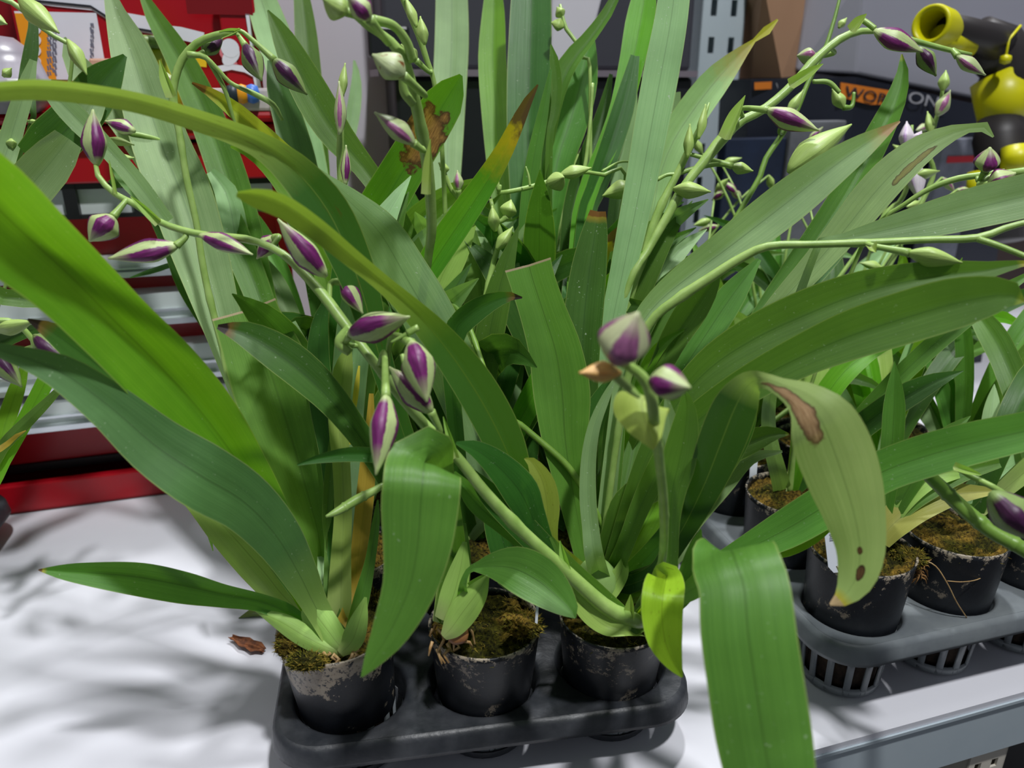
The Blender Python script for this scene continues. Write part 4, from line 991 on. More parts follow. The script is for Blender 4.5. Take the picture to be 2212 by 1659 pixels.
# --- near hanging leaves
L('B', 'g', [(781, 1462, 4, .375), (806, 1424, 42), (845, 1360, 86), (884, 1270, 120), (902, 1180, 152), (908, 1095, 172), (913, 1040, 172, .383), (916, 1004, 168, .395), (922, 1000, 150, .42), (940, 1030, 90, .45), (968, 1100, 56, .48), (985, 1200, 44, .51)], tilt=.05, fold=-.15, n=48, label='large leaf folded over and hanging in front of the middle pot')
L('B', 'k', [(642, 1004, 4, .455), (690, 990, 20), (760, 980, 34), (840, 986, 32), (920, 1000, 24), (960, 1060, 20, .50)], tilt=.5, fold=.4)
L('B', 'g', [(1243, 1335, 5, .455), (1232, 1318, 42), (1200, 1285, 84), (1160, 1252, 106), (1112, 1228, 96), (1064, 1222, 56), (1030, 1226, 22), (1012, 1232, 12), (1000, 1270, 20, .49)], tilt=.2, fold=.25, label='short broad leaf lying over the middle pot')
L('B', 'gb', [(1050, 1240, 6, .50), (1030, 1270, 46), (1006, 1306, 60), (985, 1340, 46, .51)], tilt=.2, fold=.4, foot=False)
L('B', 'gb', [(985, 1120, 14, .51), (984, 1200, 44), (975, 1270, 56), (965, 1330, 44, .51)], tilt=.1, fold=.5)
L('B', 'gb', [(1000, 1130, 14, .53), (1000, 1210, 36), (990, 1280, 46), (975, 1335, 40, .515)], tilt=-.2, fold=.5)
bulb('B', 992, 1390, 984, 1342, 48, .50, BULBB, .5)
L('B', 'p', [(1054, 1244, 8, .49), (1030, 1282, 50), (1000, 1322, 66), (976, 1356, 52), (958, 1376, 20, .495)], foot=False, tilt=.1, fold=-.4, name='sheath')
L('B', 'p', [(1004, 1170, 10, .50), (994, 1230, 46), (978, 1290, 60), (958, 1340, 44, .50)], foot=False, tilt=-.1, fold=-.4, name='sheath')
L('B', 'p', [(960, 1240, 14, .51), (958, 1290, 36), (950, 1345, 34, .51)], foot=False, tilt=.1, fold=-.4, name='sheath')
L('Cf', 'ys', [(1474, 1463, 4, .41), (1456, 1432, 40), (1437, 1385, 76), (1430, 1330, 90), (1432, 1285, 92, .42), (1437, 1258, 84, .435), (1436, 1244, 60, .455), (1420, 1262, 30, .48), (1405, 1300, 24, .495)], tilt=.05, fold=.25, n=44, label='lime speckled leaf hanging over the front right pot')
L('Cf', 'g', [(1700, 1850, 120, .315), (1672, 1720, 182, .315), (1650, 1600, 206, .32), (1632, 1480, 206, .325), (1616, 1370, 204, .33), (1607, 1270, 194, .338), (1590, 1218, 190, .348), (1580, 1190, 178, .365), (1576, 1202, 130, .39), (1550, 1230, 70, .42), (1500, 1270, 46, .455), (1440, 1310, 32, .49)], tilt=0, fold=-.1, wav=.05, n=56, label='big leaf folded over and hanging past the tray into the lower edge of the photo')
L('Cf', 'gb', [(1514, 1143, 4, .44), (1502, 1190, 36), (1488, 1250, 52), (1462, 1300, 40, .485)], tilt=.2)
L('C', 'r8', [(1793, 1306, 5, .385), (1822, 1290, 40), (1848, 1250, 76), (1858, 1190, 100), (1846, 1115, 128), (1826, 1045, 152), (1800, 970, 160), (1772, 905, 138, .37), (1735, 862, 84, .375), (1690, 838, 44), (1650, 822, 34, .39), (1618, 830, 60, .41), (1588, 880, 96), (1556, 960, 100), (1520, 1050, 80), (1470, 1150, 56), (1410, 1240, 36, .52)], tilt=0, fold=-.12, wav=.06, n=72, label='pale hanging leaf with a brown dead blotch')
# --- right side
L('C', 'st', [(1944, 262, 4, .50), (1905, 288, 30), (1860, 318, 56), (1800, 360, 78), (1720, 422, 96), (1640, 484, 96), (1560, 545, 84), (1480, 604, 72), (1420, 655, 58), (1380, 710, 48), (1350, 800, 40), (1330, 920, 36, .54)], tilt=.1, fold=.4, n=48, label='long silver leaf pointing to the upper right')
L('C2', 'rs', [(2146, 296, 4, .56), (2134, 276, 22), (2098, 276, 18), (2050, 290, 38), (1990, 322, 62), (1930, 372, 78), (1876, 432, 80), (1830, 490, 72), (1770, 560, 60), (1690, 650, 50), (1600, 760, 44, .60)], tilt=.2, fold=.1, n=44, label='leaf with a hooked tip and rusty streaks')
L('C2', 'up', [(1948, 117, 3, .64), (1950, 160, 26), (1936, 215, 44), (1908, 276, 56), (1870, 350, 62), (1820, 440, 68), (1760, 530, 66), (1680, 640, 56), (1600, 750, 44, .62)], tilt=.3, fold=.5)
L('C3', 'k', [(1860, 420, 10, .66), (1820, 500, 60), (1750, 580, 76), (1680, 660, 70), (1600, 760, 60), (1520, 860, 46, .66)], tilt=-.2)
L('D2', 's', [(2330, 400, 90, .50), (2230, 420, 96), (2120, 446, 92), (2010, 474, 78), (1900, 500, 50), (1810, 520, 22), (1760, 560, 12), (1740, 700, 14, .62)][:6]+[(1760, 548, 16, .54)], foot=True, tilt=.1, fold=.15, n=44, label='wide pale leaf crossing to the right edge')
L('C', 'gt', [(2240, 566, 5, .44), (2190, 572, 20), (2130, 584, 40), (2040, 594, 64), (1940, 612, 84), (1840, 640, 100), (1740, 680, 108), (1640, 726, 100), (1550, 782, 86), (1480, 850, 68), (1420, 940, 50), (1370, 1060, 40, .52)], tilt=.3, fold=.3, n=48, label='upper of the two long green leaves reaching the right edge')
L('C', 'up', [(2214, 652, 3, .40), (2198, 640, 46), (2150, 638, 84), (2060, 656, 114), (1950, 688, 118), (1840, 724, 110), (1740, 766, 94), (1650, 812, 84), (1570, 862, 78), (1500, 915, 70), (1440, 985, 56), (1390, 1080, 46), (1350, 1180, 38, .52)], tilt=.2, fold=.3, n=52, label='lower of the two long green leaves, yellow edged, reaching the right edge')
L('C', 'k', [(1630, 840, 10, .47), (1600, 900, 70), (1560, 980, 80), (1500, 1070, 70), (1440, 1160, 50, .52)], tilt=-.2)
L('C2', 'g', [(1555, 590, 6, .54), (1530, 620, 50), (1492, 676, 70), (1452, 740, 60), (1410, 830, 50, .56)], tilt=.1, fold=.4)
L('C2', 'b', [(1490, 708, 3, .55), (1460, 722, 10), (1424, 752, 26), (1395, 800, 30), (1370, 880, 28, .56)], tilt=.2)
L('C2', 'g', [(1640, 560, 10, .60), (1580, 640, 60), (1520, 730, 66), (1450, 840, 56), (1390, 960, 44, .60)], tilt=.2)
L('C', 'gb', [(2330, 900, 70, .42), (2220, 930, 84), (2110, 955, 92), (2000, 985, 94), (1900, 1022, 90), (1800, 1082, 92), (1700, 1142, 84), (1610, 1188, 58), (1540, 1225, 40), (1470, 1270, 34, .51)], tilt=.1, fold=.2, n=48, label='green leaf low on the right, passing behind the blotched leaf')
L('C', 'b', [(1830, 1100, 10, .485), (1760, 1150, 40), (1700, 1182, 40), (1640, 1200, 24), (1560, 1230, 16, .50)], tilt=-.2, fold=.2)
# D / E stalks with pale bases
L('D', 'dd', [(2150, 960, 30, .60), (2060, 1015, 66), (1980, 1070, 84), (1920, 1120, 84), (1890, 1165, 60, .60)], tilt=.1, fold=.3, name='leaf')
L('D', 'dd', [(2150, 1060, 14, .59), (2060, 1068, 48), (1985, 1092, 70), (1930, 1130, 70), (1900, 1170, 46, .595)], tilt=.2, fold=.3)
L('D', 'gb', [(2160, 1000, 20, .585), (2060, 1022, 54), (1970, 1070, 60), (1905, 1130, 50, .60)], tilt=-.1)
L('E', 's', [(2230, 990, 60, .66), (2150, 1040, 74), (2100, 1080, 60, .66)], tilt=0)
L('E', 'g', [(2290, 1020, 60, .66), (2200, 1060, 64), (2140, 1095, 46, .66)], tilt=.2)

# =============== flower stems
# C: main spray to the upper left
stem('Cf', [(206, 352, 9, .49), (214, 384, 12), (250, 420, 13), (300, 446, 16), (350, 482, 15), (430, 506, 16), (500, 512, 16), (560, 524, 16), (610, 548, 18), (655, 590, 20), (700, 640, 24, .47), (745, 700, 24), (800, 772, 22), (860, 850, 22), (920, 920, 24, .455), (985, 985, 24), (1050, 1066, 26), (1130, 1150, 28), (1220, 1232, 30), (1310, 1312, 34), (1370, 1340, 34, .505)],
     buds=[((210, 358, .49), (194, 236, .485), 52, 'p', None),
           ((246, 466, .48), (196, 524, .475), 66, 'p', (292, 440, .49)),
           ((386, 530, .48), (236, 566, .47), 52, 'p', (420, 508, .49)),
           ((432, 508, .478), (548, 544, .47), 40, 'p', None),
           ((596, 512, .488), (552, 556, .50), 42, 'p', (606, 540, .49)),
           ((706, 598, .465), (594, 478, .455), 58, 'p', None),
           ((738, 606, .475), (780, 680, .472), 42, 'p', (728, 640, .47)),
           ((752, 724, .445), (882, 676, .425), 66, 'p', (772, 742, .46)),
           ((888, 736, .425), (930, 866, .41), 72, 'p', (850, 770, .44)),
           ((934, 892, .44), (846, 788, .44), 60, 'p', (940, 912, .455)),
           ((834, 852, .415), (822, 1026, .395), 62, 'p', (836, 760, .44))],
     bracts=[(345, 480, 282, 424, 22, .475), (985, 990, 958, 900, 18, .45), (1225, 1236, 1210, 1168, 22, .49), (1362, 1334, 1362, 1284, 26, .50), (250, 420, 236, 346, 9, .485)],
     twigs=[[(868, 766, 10, .42), (880, 790, 12), (930, 810, 9, .415)], [(760, 710, 30, .455), (735, 740, 26), (756, 762, 18, .455)], [(880, 720, 16, .43), (905, 706, 14), (845, 740, 6, .43)]])
# A2: tall stem that arches over in front of the red pack
stem('A2', [(508, 68, 14, .56), (470, 76, 17), (428, 92, 17), (394, 128, 17), (377, 175, 17), (374, 215, 18), (388, 290, 15), (404, 390, 15), (424, 480, 14), (436, 560, 15), (452, 640, 15), (478, 740, 15), (510, 850, 14, .60)],
     buds=[((528, 96, .56), (570, 172, .55), 46, 'd', (505, 72, .56)), ((590, 126, .57), (660, 208, .58), 48, 'd', (520, 104, .56)), ((440, 116, .57), (480, 72, .58), 40, 'd', (412, 112, .56)), ((378, 196, .60), (344, 150, .60), 30, 'l', None)],
     twigs=[[(404, 118, 16, .56), (440, 122, 12), (470, 150, 10), (500, 180, 9), (548, 202, 12), (590, 226, 12), (610, 260, 7, .60)], [(448, 130, 8, .57), (468, 160, 12), (488, 200, 10), (510, 270, 6), (540, 305, 4, .60)]],
     bracts=[(372, 210, 345, 130, 26, .56), (478, 78, 520, 62, 18, .56)])
# B: nearer stem with browned bud
stem('B2', [(700, -30, 10, .42), (745, 8, 18), (790, 52, 18), (840, 86, 20), (872, 130, 26, .45), (892, 200, 26), (908, 270, 26), (922, 350, 26), (930, 430, 24), (932, 500, 22), (925, 560, 18), (915, 700, 16, .58)],
     buds=[((750, 26, .42), (696, 0, .41), 60, 'g', (770, 34, .43)), ((800, 44, .41), (752, -16, .40), 48, 'p', (850, 62, .43)), ((874, 166, .43), (806, 114, .42), 60, 'br', (886, 216, .45)), ((896, 312, .45), (812, 238, .44), 44, 'l', (912, 320, .46))],
     twigs=[[(806, 42, 20, .42), (850, 56, 20), (878, 90, 20), (890, 130, 22, .45)], [(868, 168, 14, .44), (874, 200, 20), (893, 226, 18, .45)]],
     bracts=[(922, 420, 930, 300, 24, .455)])
# behind it, second small stem at the top
stem('B3', [(858, -30, 12, .60), (885, 30, 14), (906, 80, 14), (922, 130, 12), (936, 170, 10), (950, 260, 10), (960, 420, 10, .66)],
     buds=[((900, 58, .60), (872, -6, .60), 22, 'g', None), ((918, 96, .60), (905, 36, .60), 26, 'g', None), ((900, 132, .61), (868, 94, .61), 30, 'g', (930, 160, .62))])
# spike left of centre
stem('B2', [(738, 200, 8, .58), (736, 280, 14), (735, 340, 16), (738, 400, 16), (745, 480, 14), (780, 620, 12, .62)],
     buds=[((734, 292, .57), (738, 176, .57), 26, 'l', None), ((740, 208, .575), (742, 136, .575), 20, 'g', None), ((746, 400, .575), (752, 314, .575), 22, 'p', None)])
# right: long stem rising to the top right
stem('C2', [(2098, 118, 8, .60), (2050, 108, 11), (1990, 92, 12), (1940, 78, 12), (1900, 68, 12), (1856, 68, 14), (1812, 86, 18), (1760, 130, 18), (1705, 190, 19), (1650, 236, 19), (1600, 262, 20), (1560, 300, 26), (1520, 350, 22), (1480, 400, 20), (1440, 470, 20), (1400, 540, 18), (1350, 640, 16, .58)],
     buds=[((1888, 66, .57), (1990, 118, .57), 46, 'p', None), ((1984, 102, .575), (2026, 162, .575), 38, 'd', None), ((2066, 120, .59), (2126, 166, .59), 30, 'l', (2060, 110, .60)), ((1656, 236, .56), (1766, 288, .55), 46, 'p', (1606, 250, .58)), ((1762, 122, .62), (1722, 118, .62), 36, 'l', (1775, 150, .62))],
     twigs=[[(1890, 62, 12, .575), (1862, 44, 12), (1850, 60, 12, .58)], [(1756, 176, 9, .60), (1790, 178, 11), (1814, 200, 9, .60)]],
     bracts=[(1838, 66, 1872, 30, 26, .575), (1706, 184, 1778, 138, 28, .575), (1566, 300, 1610, 206, 32, .57)])
stem('C3', [(1818, -20, 6, .72), (1800, 50, 8), (1780, 110, 9), (1745, 180, 10), (1720, 240, 12), (1690, 290, 12), (1650, 350, 12), (1620, 420, 12, .72)],
     buds=[((1812, 60, .71), (1828, 38, .71), 16, 'g', None), ((1700, 246, .70), (1738, 196, .70), 22, 'g', (1690, 270, .71)), ((1822, 234, .70), (1800, 190, .70), 28, 'g', (1845, 200, .70))], mat=STEMD)
# horizontal stem on the right
stem('C', [(2260, 470, 12, .46), (2180, 490, 14), (2110, 514, 17), (2000, 518, 15), (1880, 524, 16), (1760, 528, 16), (1660, 532, 18), (1600, 558, 20), (1540, 596, 22), (1470, 642, 22), (1410, 690, 20), (1370, 770, 18), (1340, 900, 16, .53)],
     buds=[((1960, 546, .46), (2080, 562, .45), 42, 'g', (1886, 530, .47))],
     twigs=[[(2112, 516, 14, .46), (2160, 532, 13), (2230, 560, 12, .45)]],
     bracts=[(1880, 530, 1892, 545, 24, .47)])
stem('D2', [(2170, 372, 16, .54), (2120, 378, 14), (2060, 388, 14), (2000, 412, 12), (1950, 444, 10), (1900, 480, 9), (1850, 560, 9, .60)],
     buds=[((2128, 372, .535), (2142, 318, .525), 52, 'p', (2115, 380, .54)), ((2134, 400, .53), (2196, 376, .52), 50, 'p', (2140, 380, .54))],
     twigs=[[(2170, 376, 18, .54), (2230, 368, 20, .53), (2290, 350, 18, .53)]])
stem('D3', [(2040, 170, 8, .74), (2030, 230, 8), (2016, 280, 10), (2008, 340, 10), (2000, 420, 10, .76)],
     buds=[((2036, 196, .73), (2046, 152, .73), 24, 'g', None), ((2024, 250, .73), (2056, 196, .73), 30, 'l', None), ((2010, 290, .74), (2006, 240, .74), 20, 'g', None)])
# open pale flowers further back
stem('D3', [(1970, 270, 6, .74), (1968, 330, 8), (1960, 400, 10), (1940, 440, 10), (1900, 480, 9, .76)],
     buds=[((1955, 320, .73), (1962, 262, .73), 30, 'w', None), ((1975, 310, .73), (1992, 284, .73), 26, 'w', None), ((1975, 378, .73), (2030, 372, .73), 22, 'g', None), ((1970, 350, .74), (1990, 430, .73), 40, 'w', None)])
bud(PLANT['C2'], P(1702, 372, .56), P(1834, 262, .56), 62*.56/F, 'g', bulge=.35).name = 'bud'
# near blurred buds in the centre, stem from the front right plant
stem('Cf', [(1340, 782, 20, .335), (1372, 800, 22), (1396, 826, 26), (1408, 862, 28), (1412, 900, 26, .35), (1425, 1000, 22), (1435, 1120, 20, .43), (1425, 1240, 18, .48)],
     buds=[((1328, 786, .325), (1372, 672, .31), 112, 'm', None), ((1404, 822, .335), (1492, 832, .32), 76, 'p', None), ((1340, 806, .33), (1252, 800, .32), 46, 'o', None)],
     twigs=[[(1330, 812, 24, .33), (1360, 840, 20), (1382, 858, 10, .33)]])
L('Cf', 'ds', [(1412, 972, 4, .345), (1404, 940, 56), (1392, 905, 100), (1386, 875, 128), (1392, 858, 110, .36)], foot=False, tilt=.1, fold=-.45, name='bract', label='pale green folded bract under the near buds')
# small green spike beside the orange leaf
stem('A', [(704, 1116, 6, .47), (730, 1104, 18), (770, 1080, 22), (805, 1062, 18), (830, 1050, 14), (870, 1060, 10, .50)], foot=False, mat=LM and STEM)
# thin stem through the centre
stem('C', [(930, 600, 10, .60), (960, 640, 14), (1010, 700, 12), (1075, 870, 12, .55), (1140, 930, 14), (1220, 1000, 15), (1262, 1060, 14), (1300, 1130, 12), (1330, 1200, 12, .55)], mat=STEMD)
stem('B2', [(1060, 430, 8, .60), (1072, 480, 12), (1082, 510, 12), (1068, 560, 12), (1054, 620, 14), (1040, 690, 14), (1022, 760, 14), (1005, 850, 12, .60)],
     buds=[((1070, 500, .59), (1060, 445, .59), 26, 'g', None), ((1072, 540, .59), (1110, 492, .59), 28, 'g', None), ((1095, 470, .60), (1106, 432, .60), 38, 'g', (1080, 470, .60))])
stem('B3', [(1080, 400, 8, .60), (1076, 416, 10), (1120, 410, 10), (1160, 400, 11), (1200, 388, 11), (1250, 372, 9), (1300, 378, 8), (1350, 400, 8, .66)],
     buds=[((1190, 400, .59), (1216, 380, .57), 40, 'g', None), ((1210, 378, .61), (1278, 366, .61), 30, 'g', None), ((1370, 402, .62), (1300, 420, .62), 40, 'g', None)],
     twigs=[[(1078, 412, 9, .60), (1066, 370, 14), (1062, 340, 8, .60)], [(1145, 402, 6, .60), (1142, 380, 5), (1136, 360, 3, .60)], [(1280, 180, 8, .62), (1276, 250, 8), (1268, 330, 9), (1262, 368, 9, .62)], [(1300, 370, 5, .62), (1340, 350, 5), (1380, 352, 4, .64)]])
stem('C3', [(1210, 10, 6, .70), (1222, 60, 9), (1244, 90, 8), (1262, 130, 8), (1275, 190, 8, .70)],
     buds=[((1218, 58, .70), (1190, 50, .70), 26, 'g', None), ((1216, 36, .70), (1202, 16, .70), 24, 'g', None)])
stem('C2', [(1532, 222, 4, .60), (1515, 270, 12), (1490, 320, 16), (1466, 370, 16), (1440, 420, 18), (1414, 480, 20), (1390, 560, 18), (1360, 650, 16, .60)],
     buds=[((1508, 300, .59), (1528, 226, .59), 20, 'g', None), ((1484, 340, .59), (1494, 268, .59), 22, 'g', None), ((1454, 408, .58), (1536, 410, .57), 36, 'g', None), ((1580, 358, .60), (1626, 372, .60), 26, 'g', (1530, 358, .60))],
     twigs=[[(1462, 376, 10, .60), (1500, 364, 11), (1550, 354, 12), (1590, 360, 10, .60)], [(1420, 388, 9, .60), (1440, 378, 8), (1462, 376, 8, .60)]])
stem('B3', [(950, 350, 8, .66), (962, 380, 10), (975, 410, 10), (995, 440, 10), (1010, 520, 9, .68)],
     buds=[((960, 375, .66), (960, 350, .66), 20, 'g', None), ((990, 412, .655), (990, 368, .655), 22, 'l', (995, 440, .66))])
# left edge sprays
stem('X2', [(-60, 700, 14, .52), (0, 692, 14), (40, 700, 12), (66, 730, 12), (78, 745, 12), (40, 760, 8), (-20, 800, 8, .55)],
     buds=[((74, 724, .50), (152, 792, .495), 50, 'd', None), ((-20, 760, .50), (52, 832, .495), 46, 'd', None), ((-10, 712, .50), (74, 700, .49), 34, 'g', None)])
stem('X2', [(-60, -10, 10, .60), (0, -4, 10), (40, 14, 12), (80, 52, 10), (120, 80, 10), (150, 96, 10), (158, 110, 8), (120, 300, 8, .66)],
     buds=[((40, -8, .59), (122, 76, .58), 46, 'g', None), ((146, 86, .60), (192, 160, .60), 30, 'g', None), ((-30, 30, .59), (16, 50, .59), 26, 'g', None)])
stem('X2', [(-60, 300, 10, .60), (0, 285, 10), (30, 300, 8), (52, 262, 9), (46, 236, 9), (38, 215, 8, .62)], foot=False,
     buds=[((24, 300, .60), (26, 320, .60), 20, 'g', None), ((60, 262, .61), (84, 262, .61), 10, 'g', None), ((6, 165, .60), (26, 148, .60), 20, 'g', None)], mat=STEMD)
stem('A3', [(230, 262, 8, .62), (262, 276, 10), (290, 290, 10), (330, 300, 10), (400, 360, 9, .66)],
     buds=[((292, 284, .61), (228, 258, .61), 32, 'p', None), ((230, 300, .62), (290, 310, .62), 18, 'g', None), ((230, 340, .62), (290, 344, .62), 22, 'g', None)])
# right edge bud
stem('E', [(2215, 1100, 14, .42), (2155, 1058, 14), (2100, 1030, 13), (2060, 1010, 12), (2020, 1020, 14, .47)], foot=False,
     buds=[((2140, 1062, .41), (2250, 1180, .40), 84, 'd', None)], bracts=[(2060, 1008, 2120, 1026, 20, .44)])
stem('E', [(1990, 1012, 26, .47), (2030, 1050, 30), (2080, 1098, 32), (2140, 1146, 32), (2200, 1180, 32), (2280, 1230, 30, .44)], foot=False, name='leaf_stalk', mat=STEMD)

# left edge leaves
L('X2', 'g', [(-60, 640, 30, .55), (20, 646, 38), (100, 648, 36), (200, 664, 20), (260, 690, 6, .58)][::-1], tilt=.3)
L('X2', 'b', [(180, 650, 4, .60), (160, 690, 26), (120, 780, 34), (70, 880, 34), (10, 990, 30), (-40, 1080, 24, .60)], tilt=.2)
L('X2', 'g', [(160, 800, 4, .58), (120, 850, 16), (60, 910, 26), (10, 960, 26), (-40, 1030, 24, .60)], tilt=.2)
L('X2', 'b', [(60, 770, 6, .62), (40, 830, 30), (16, 900, 36), (-20, 990, 34, .62)], tilt=.1)
L('X2', 'o', [(56, 930, 2, .56), (30, 945, 10), (-10, 975, 14, .57)], tilt=.1, name='leaf')
L('X2', 'k', [(140, 700, 4, .57), (80, 710, 22), (0, 740, 34), (-80, 800, 36, .58)], tilt=.1)
L('X1', 'k', [(60, 290, 10, .66), (52, 200, 26), (66, 120, 30), (72, 60, 20), (70, -20, 10, .66)][::-1], tilt=.2)
L('X2', 's', [(72, 130, 14, .60), (56, 190, 34), (34, 260, 40), (14, 330, 44), (-20, 440, 44, .60)], tilt=.1)
L('A2', 'k', [(270, 120, 10, .62), (220, 180, 80), (170, 250, 94), (110, 310, 100), (60, 340, 60, .60)][::-1]+[(300, 150, 60, .64), (350, 300, 40, .64)][:0], foot=False, tilt=-.1, name='leaf')
L('X2', 's', [(148, 300, 60, .575), (110, 350, 92), (60, 410, 96), (0, 500, 80), (-60, 620, 60, .58)], tilt=.05, fold=.3, label='folded pale leaf at the upper left')
L('X2', 's', [(90, 190, 10, .565), (130, 220, 44), (180, 270, 50), (240, 330, 40), (300, 400, 40), (360, 480, 36, .60)], tilt=.2, foot=False)
L('A3', 's', [(140, 80, 4, .66), (158, 130, 44), (190, 170, 60), (240, 230, 56), (300, 320, 50), (360, 420, 44, .68)], tilt=.2)
L('A2', 's', [(210, 210, 40, .61), (190, 250, 52), (170, 290, 30, .60)], foot=False, tilt=.1)
L('A3', 'k', [(240, 400, 20, .68), (300, 380, 40), (340, 450, 50), (380, 540, 50), (430, 660, 44, .68)], tilt=.2)
L('A3', 'g', [(230, 330, 10, .66), (270, 380, 40), (320, 430, 44), (380, 500, 40), (450, 600, 40, .68)], tilt=-.2)
L('A3', 'k', [(280, 600, 2, .70), (330, 585, 12), (390, 570, 10), (440, 600, 8, .70)], tilt=.1)
L('A', 'gb', [(460, 1190, 2, .60), (452, 1150, 10), (448, 1110, 12, .60)], foot=False, tilt=.1, name='leaf')

def clump(par, c, rx, ry, rz, seed):
    me = bpy.data.meshes.new('moss_clump'); import bmesh
    bm = bmesh.new(); bmesh.ops.create_icosphere(bm, subdivisions=5, radius=1)
    for v in bm.verts:
        n = v.co.normalized(); k = 1+.25*noise.noise(n*2.5+Vector((seed, 0, 0)))+.16*noise.noise(n*7)+.10*noise.noise(n*19)
        v.co = Vector((n.x*rx, n.y*ry, n.z*rz))*k+c
    vs = [v.co.copy() for v in bm.verts]; fs = [tuple(v.index for v in f.verts) for f in bm.faces]; bm.free()
    o = mesh('moss_clump', vs, fs, MOSS, par); mb = MB(); rg = random.Random(seed)
    for _ in range(500):
        p = rg.choice(vs); d = (p-c).normalized()+Vector((rg.uniform(-.9, .9), rg.uniform(-.9, .9), rg.uniform(-.6, .9))); d.normalize(); e = d.orthogonal().normalized()*.0003
        mb.add([p-e, p+e, p+d*rg.uniform(.001, .0045)], [(0, 1, 2)])
    f = mb.build('moss_fibres', MFIB, o); f['kind'] = 'stuff'
clump(PLANT['A'], P(634, 1392, .515), .011, .010, .010, 3)
clump(PLANT['A'], P(662, 1428, .500), .013, .007, .005, 4)
clump(PLANT['A'], P(800, 1318, .548), .013, .010, .016, 5)
clump(PLANT['B'], P(1130, 1350, .520), .012, .010, .007, 6)
clump(PLANT['D'], P(1960, 1205, .590), .013, .010, .007, 7)
# =============== leaves of the plants behind, grown from each crown
def grow(pl, mat, az, lean, ln, w, sag, top=None):
    c = CROWN[pl]; rg = random.Random(int(az*991+ln*7777+c.x*1e4))
    for attempt in range(8):
        d = Vector((cos(az)*sin(lean), sin(az)*sin(lean), cos(lean))); p = c.copy(); out = []
        side = Vector((cos(az), sin(az), 0)); N = 9
        for i in range(N):
            u = i/(N-1)
            ww = w*(.45+.55*min(1, u*2.2)) if u < .72 else w*max(.03, 1-((u-.72)/.28)**1.7)
            out.append(tuple(p)+(ww,))
            d = (d+(side*.35-Vector((0, 0, .75)))*sag*u*1.1).normalized(); p = p+d*ln/(N-1)
        x, y, dd = J(Vector(out[-1][:3])); ymin = min(J(Vector(r[:3]))[1] for r in out)
        if dd < .3: return None
        lim = top if top is not None else 260
        if ymin < lim: ln *= .88; continue
        break
    par = PLANT[pl]; rows = out[::-1]
    return ribbon(rows, rg.uniform(-.5, .5), .25, .12, int(az*1000), 'leaf', LM[mat], par, 18)
def topfor(x):
    if x < 560: return 470
    if x < 860: return 300
    if x < 1500: return 330
    return 400
rg = random.Random(11)
for key in ('A2', 'B2', 'C2', 'A3', 'B3', 'C3', 'A4', 'B4', 'C4'):
    n = 9 if key[1] == '2' else 10
    for i in range(n):
        az = rg.uniform(0, 2*pi) if key[1] != '2' else rg.uniform(.1*pi, .95*pi)
        if key[0] == 'A' and cos(az) < -.3: az = pi-az
        lean = rg.uniform(.05, .45); x = J(CROWN[key])[0]+cos(az)*160
        grow(key, rg.choice('gkkgbgsk'), az, lean, rg.uniform(.24, .36), rg.uniform(.020, .031), rg.uniform(.1, .45), topfor(x)+rg.uniform(-30, 160))
for key in [a+b for b in ('', '2', '3', '4', '5') for a in 'DEF']:
    n = {'D': 3, 'E': 5, 'F': 5, 'D2': 4}.get(key, 9)
    for i in range(n):
        az = rg.uniform(-.1*pi, .6*pi) if key in ('D', 'E', 'F', 'D2') else rg.uniform(-.15*pi, .85*pi)
        lean = rg.uniform(.1, .75); x = J(CROWN[key])[0]+cos(az)*160
        grow(key, rg.choice('ggbpgkbs'), az, lean, rg.uniform(.16, .30), rg.uniform(.013, .026), rg.uniform(.1, .6), (430 if key not in ('D', 'E') else 760)+rg.uniform(0, 260))
for key in ('X0', 'X1', 'X2'):
    for i in range(5):
        az = rg.uniform(.85*pi, 1.4*pi); grow(key, rg.choice('gksg'), az, rg.uniform(.1, .5), rg.uniform(.25, .36), rg.uniform(.02, .03), .3, 300)
# thin budding stems in the background of the right side
for i in range(16):
    key = rg.choice(['D3', 'E3', 'D4', 'E4', 'F4', 'E5', 'D5', 'C4', 'C3', 'F3', 'C4', 'D5'])
    c = CROWN[key]; az = rg.uniform(0, pi); ln = rg.uniform(.25, .34); rows = []; p = c.copy(); d = Vector((cos(az)*.2, sin(az)*.2, 1)).normalized()
    for k in range(8):
        rows.append(p.copy()); d = (d+Vector((cos(az)*.5, sin(az)*.3, -.35))*.12*k/2).normalized(); p = p+d*ln/7
    if J(rows[-1])[1] < 230 or J(rows[-1])[0] > 2250 : continue
    mb = MB(); mb.tube([r[:3] for r in spline([tuple(r) for r in rows], 20)], [.0022-.0011*k/19 for k in range(20)], 7)
    st = mb.build('flower_stem', STEM, PLANT[key])
    for k in (5, 6, 7):
        b = rows[k]; dr = Vector((rg.uniform(-1, 1), rg.uniform(-.5, .5), rg.uniform(-.4, 1))).normalized()
        bud(st, b, b+dr*.022, .009, rg.choice('gglp'))

